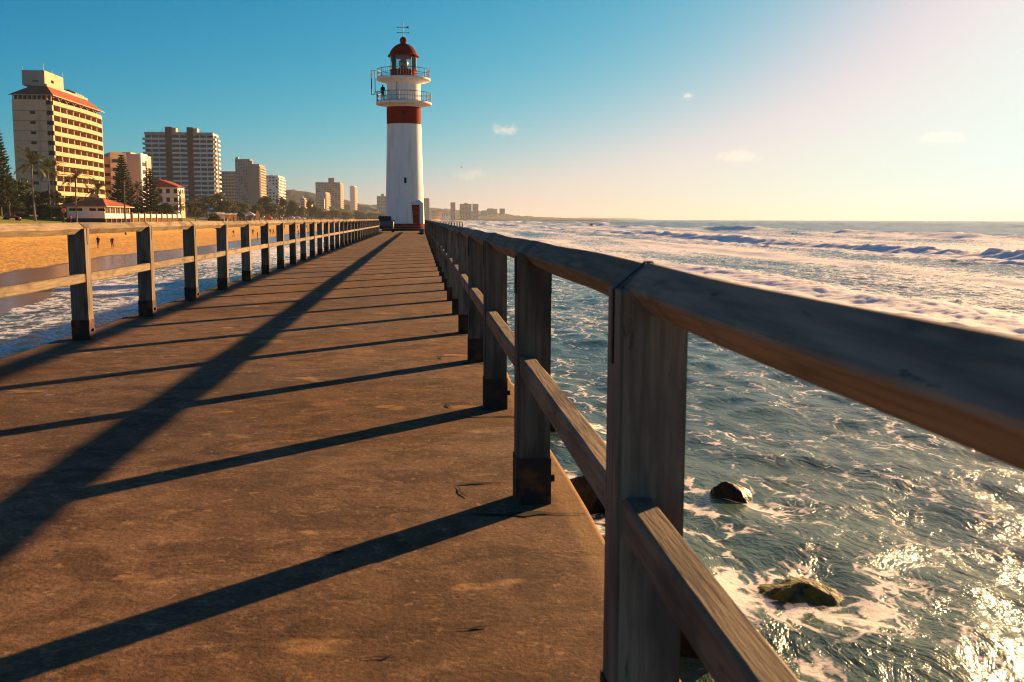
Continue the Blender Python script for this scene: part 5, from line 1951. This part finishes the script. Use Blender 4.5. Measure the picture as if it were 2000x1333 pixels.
def bird(label, loc, rz, flying=False, s=1.0, mat='cloth_black'):
    m = MB()
    m.lathe([(.004, -.20), (.035, -.15), (.055, -.05), (.055, .03), (.04, .09), (.035, .13), (.04, .16), (.025, .19), (.004, .22)], 10)
    o = m.mesh('bird', mat, smooth=60)
    for v in o.vertices:
        x, y, z = v.co
        v.co = (x, z, y + .02 * (z > .1))
    b = put('bird', o, None, loc, (0, 0, rz), s)
    tag(b, label, 'bird')
    for sg in (-1, 1):
        if flying:
            MB().add([(0, .08, .02), (0, -.08, .02), (sg * .28, -.06, .14), (sg * .30, .06, .15), (sg * .62, -.10, .06)], [(0, 1, 2, 3), (3, 2, 4)]).build('wing', mat, b, fix=False)
        else:
            MB().tube([(sg * .02, 0, -.04), (sg * .02, 0, -.15)], .006, 5).build('leg', 'canvas_orange', b)
            MB().add([(sg * .055, .08, .02), (sg * .062, -.06, -.01), (sg * .03, -.22, .01), (sg * .03, -.02, .06)], [(0, 1, 2, 3)]).build('wing', mat, b, fix=False)
    return b


wz = at(821, 461, 70)
bird('dark bird standing on the walkway near the lighthouse', (at(822, 462, 66).x, 66, .18), R(70), False, 1.15)
bird('dark seabird flying low over the breakers', tuple(at(1155, 440, 180)), R(60), True, 1.9, 'cloth_khaki')
bird('tiny bird high beside the lighthouse', tuple(at(901, 327, 260)), R(100), True, 1.2)
MB()
sc_ = thing('litter_scrap', 'small white paper scrap lying on the walkway', 'litter', (at(97, 780, 6.6).x, 6.6, .016))
MB().add([(-.03, -.012, 0), (.02, -.016, .004), (.035, .008, .002), (-.02, .014, .006)], [(0, 1, 2, 3)]).build('scrap', 'canvas_white', sc_, fix=False)


# ================================================================== ROCKS
def rock(label, loc, sz, seed, mat='rock', rz=0.0, group='rocks in the surf', flat=(.42, .80)):
    bm = bmesh.new()
    bmesh.ops.create_icosphere(bm, subdivisions=4, radius=1)
    r = np.random.default_rng(seed)
    dirs = r.normal(size=(14, 3))
    dirs /= np.linalg.norm(dirs, axis=1)[:, None]
    cut = r.uniform(flat[0], flat[1], 14)
    for v in bm.verts:
        p = np.array(v.co)
        for d, c in zip(dirs, cut):
            t = p @ d
            if t > c:
                p = p - d * (t - c) * .9
        k = 1 + .22 * float(fbm(np.array([p[0] * 2.3 + p[2]]), np.array([p[1] * 2.3 - p[2] * .7]), seed, 4)[0])
        v.co = Vector(p * k)
    me = bpy.data.meshes.new('rock')
    bm.to_mesh(me)
    bm.free()
    me.polygons.foreach_set('use_smooth', [True] * len(me.polygons))
    me.set_sharp_from_angle(angle=R(32))
    me.materials.append(MAT[mat])
    o = put('rock', me, None, loc, (0, 0, rz), sz)
    return tag(o, label, 'rock', group)


p = on_water(1420, 978)
rock('sharp black rock alone in the surf', (p.x, p.y, WATER - .02), (.46, .44, .36), 5)
p = on_water(1555, 1185)
rock('mossy green-topped rock in the surf', (p.x, p.y, WATER - .08), (.64, .58, .44), 9, 'moss_rock', flat=(.8, 1.0))
p = on_water(1490, 1195)
rock('low wet rock against the mossy one', (p.x, p.y, WATER - .12), (.35, .5, .28), 12)
labs = ['black boulder at the pier foot below the near post', 'black boulder at the pier foot by the second post', 'wet boulder at the pier foot near the third post']
for k, (x, y, z, s) in enumerate(((3.05, 11.6, -3.85, .95), (2.85, 17.2, -3.95, .85), (2.95, 23.8, -3.95, .85))):
    rock(labs[k], (x, y, z), (s, s * 1.2, s * .8), 30 + k, 'rock', k * 1.3, 'boulders at the pier foot')

# ================================================================== CLOUDS
def cloud(label, px_, py_, w_px, h_px, seed, dens, Y=5200.0):
    c = at(px_, py_, Y)
    W, H = w_px * Y / F_PX / 2, h_px * Y / F_PX / 2
    bm = bmesh.new()
    bmesh.ops.create_icosphere(bm, subdivisions=3, radius=1)
    me = bpy.data.meshes.new('cloud')
    bm.to_mesh(me)
    bm.free()
    m = bpy.data.materials.new('cloud_vapour')
    m.use_nodes = True
    nt = m.node_tree
    nt.nodes.remove(nt.nodes['Principled BSDF'])
    tc = nt.nodes.new('ShaderNodeTexCoord')
    ln = nt.nodes.new('ShaderNodeVectorMath')
    ln.operation = 'LENGTH'
    nt.links.new(tc.outputs['Object'], ln.inputs[0])
    fall = val(nt, ln.outputs['Value'], .15, 1.0, 1, 0)
    mp = nt.nodes.new('ShaderNodeMapping')
    mp.inputs['Location'].default_value = (seed * 3.1, seed, 0)
    mp.inputs['Scale'].default_value = (W / H, W / H, 1)
    nt.links.new(tc.outputs['Object'], mp.inputs['Vector'])
    n = noise(nt, mp.outputs[0], 1.5, 9, .72, .8)
    dn = val(nt, mth(nt, 'ADD', n, mth(nt, 'MULTIPLY', fall, .22)), .60, .80, 0, dens / H)
    pv = nt.nodes.new('ShaderNodeVolumePrincipled')
    pv.inputs['Color'].default_value = (.98, .95, .93, 1)
    pv.inputs['Anisotropy'].default_value = .35
    nt.links.new(dn, pv.inputs['Density'])
    nt.links.new(pv.outputs[0], nt.nodes['Material Output'].inputs['Volume'])
    me.materials.append(m)
    o = put('cloud', me, None, c, (0, 0, 0), (W, W * .5, H))
    return tag(o, label, 'cloud', 'small clouds low in the sky')


cloud('brightest small cloud, right of the lighthouse shaft', 985, 253, 96, 44, 1, .30)
cloud('tiny cloud puff high over the sea', 1345, 188, 44, 26, 2, .28)
cloud('faint streak of cloud over the middle of the sea', 1440, 306, 160, 46, 3, .10)
cloud('faint cloud streak toward the sun', 1840, 269, 180, 46, 4, .08)
cloud('faint pinkish cloud low beside the lighthouse', 920, 341, 140, 44, 5, .08)

# ================================================================== HAZE
hz = MB()
hz.box(-2800, 9300, -250, 9300, -10.5, 66)
hm = bpy.data.materials.new('haze_air')
hm.use_nodes = True
nt = hm.node_tree
nt.nodes.remove(nt.nodes['Principled BSDF'])
pv = nt.nodes.new('ShaderNodeVolumePrincipled')
pv.inputs['Color'].default_value = (.48, .54, .66, 1)
pv.inputs['Density'].default_value = HAZE
pv.inputs['Anisotropy'].default_value = .3
nt.links.new(pv.outputs[0], nt.nodes['Material Output'].inputs['Volume'])
haze = hz.build('haze', hm)
tag(haze, 'golden sea haze hanging over the whole coast', 'haze', kind='stuff')
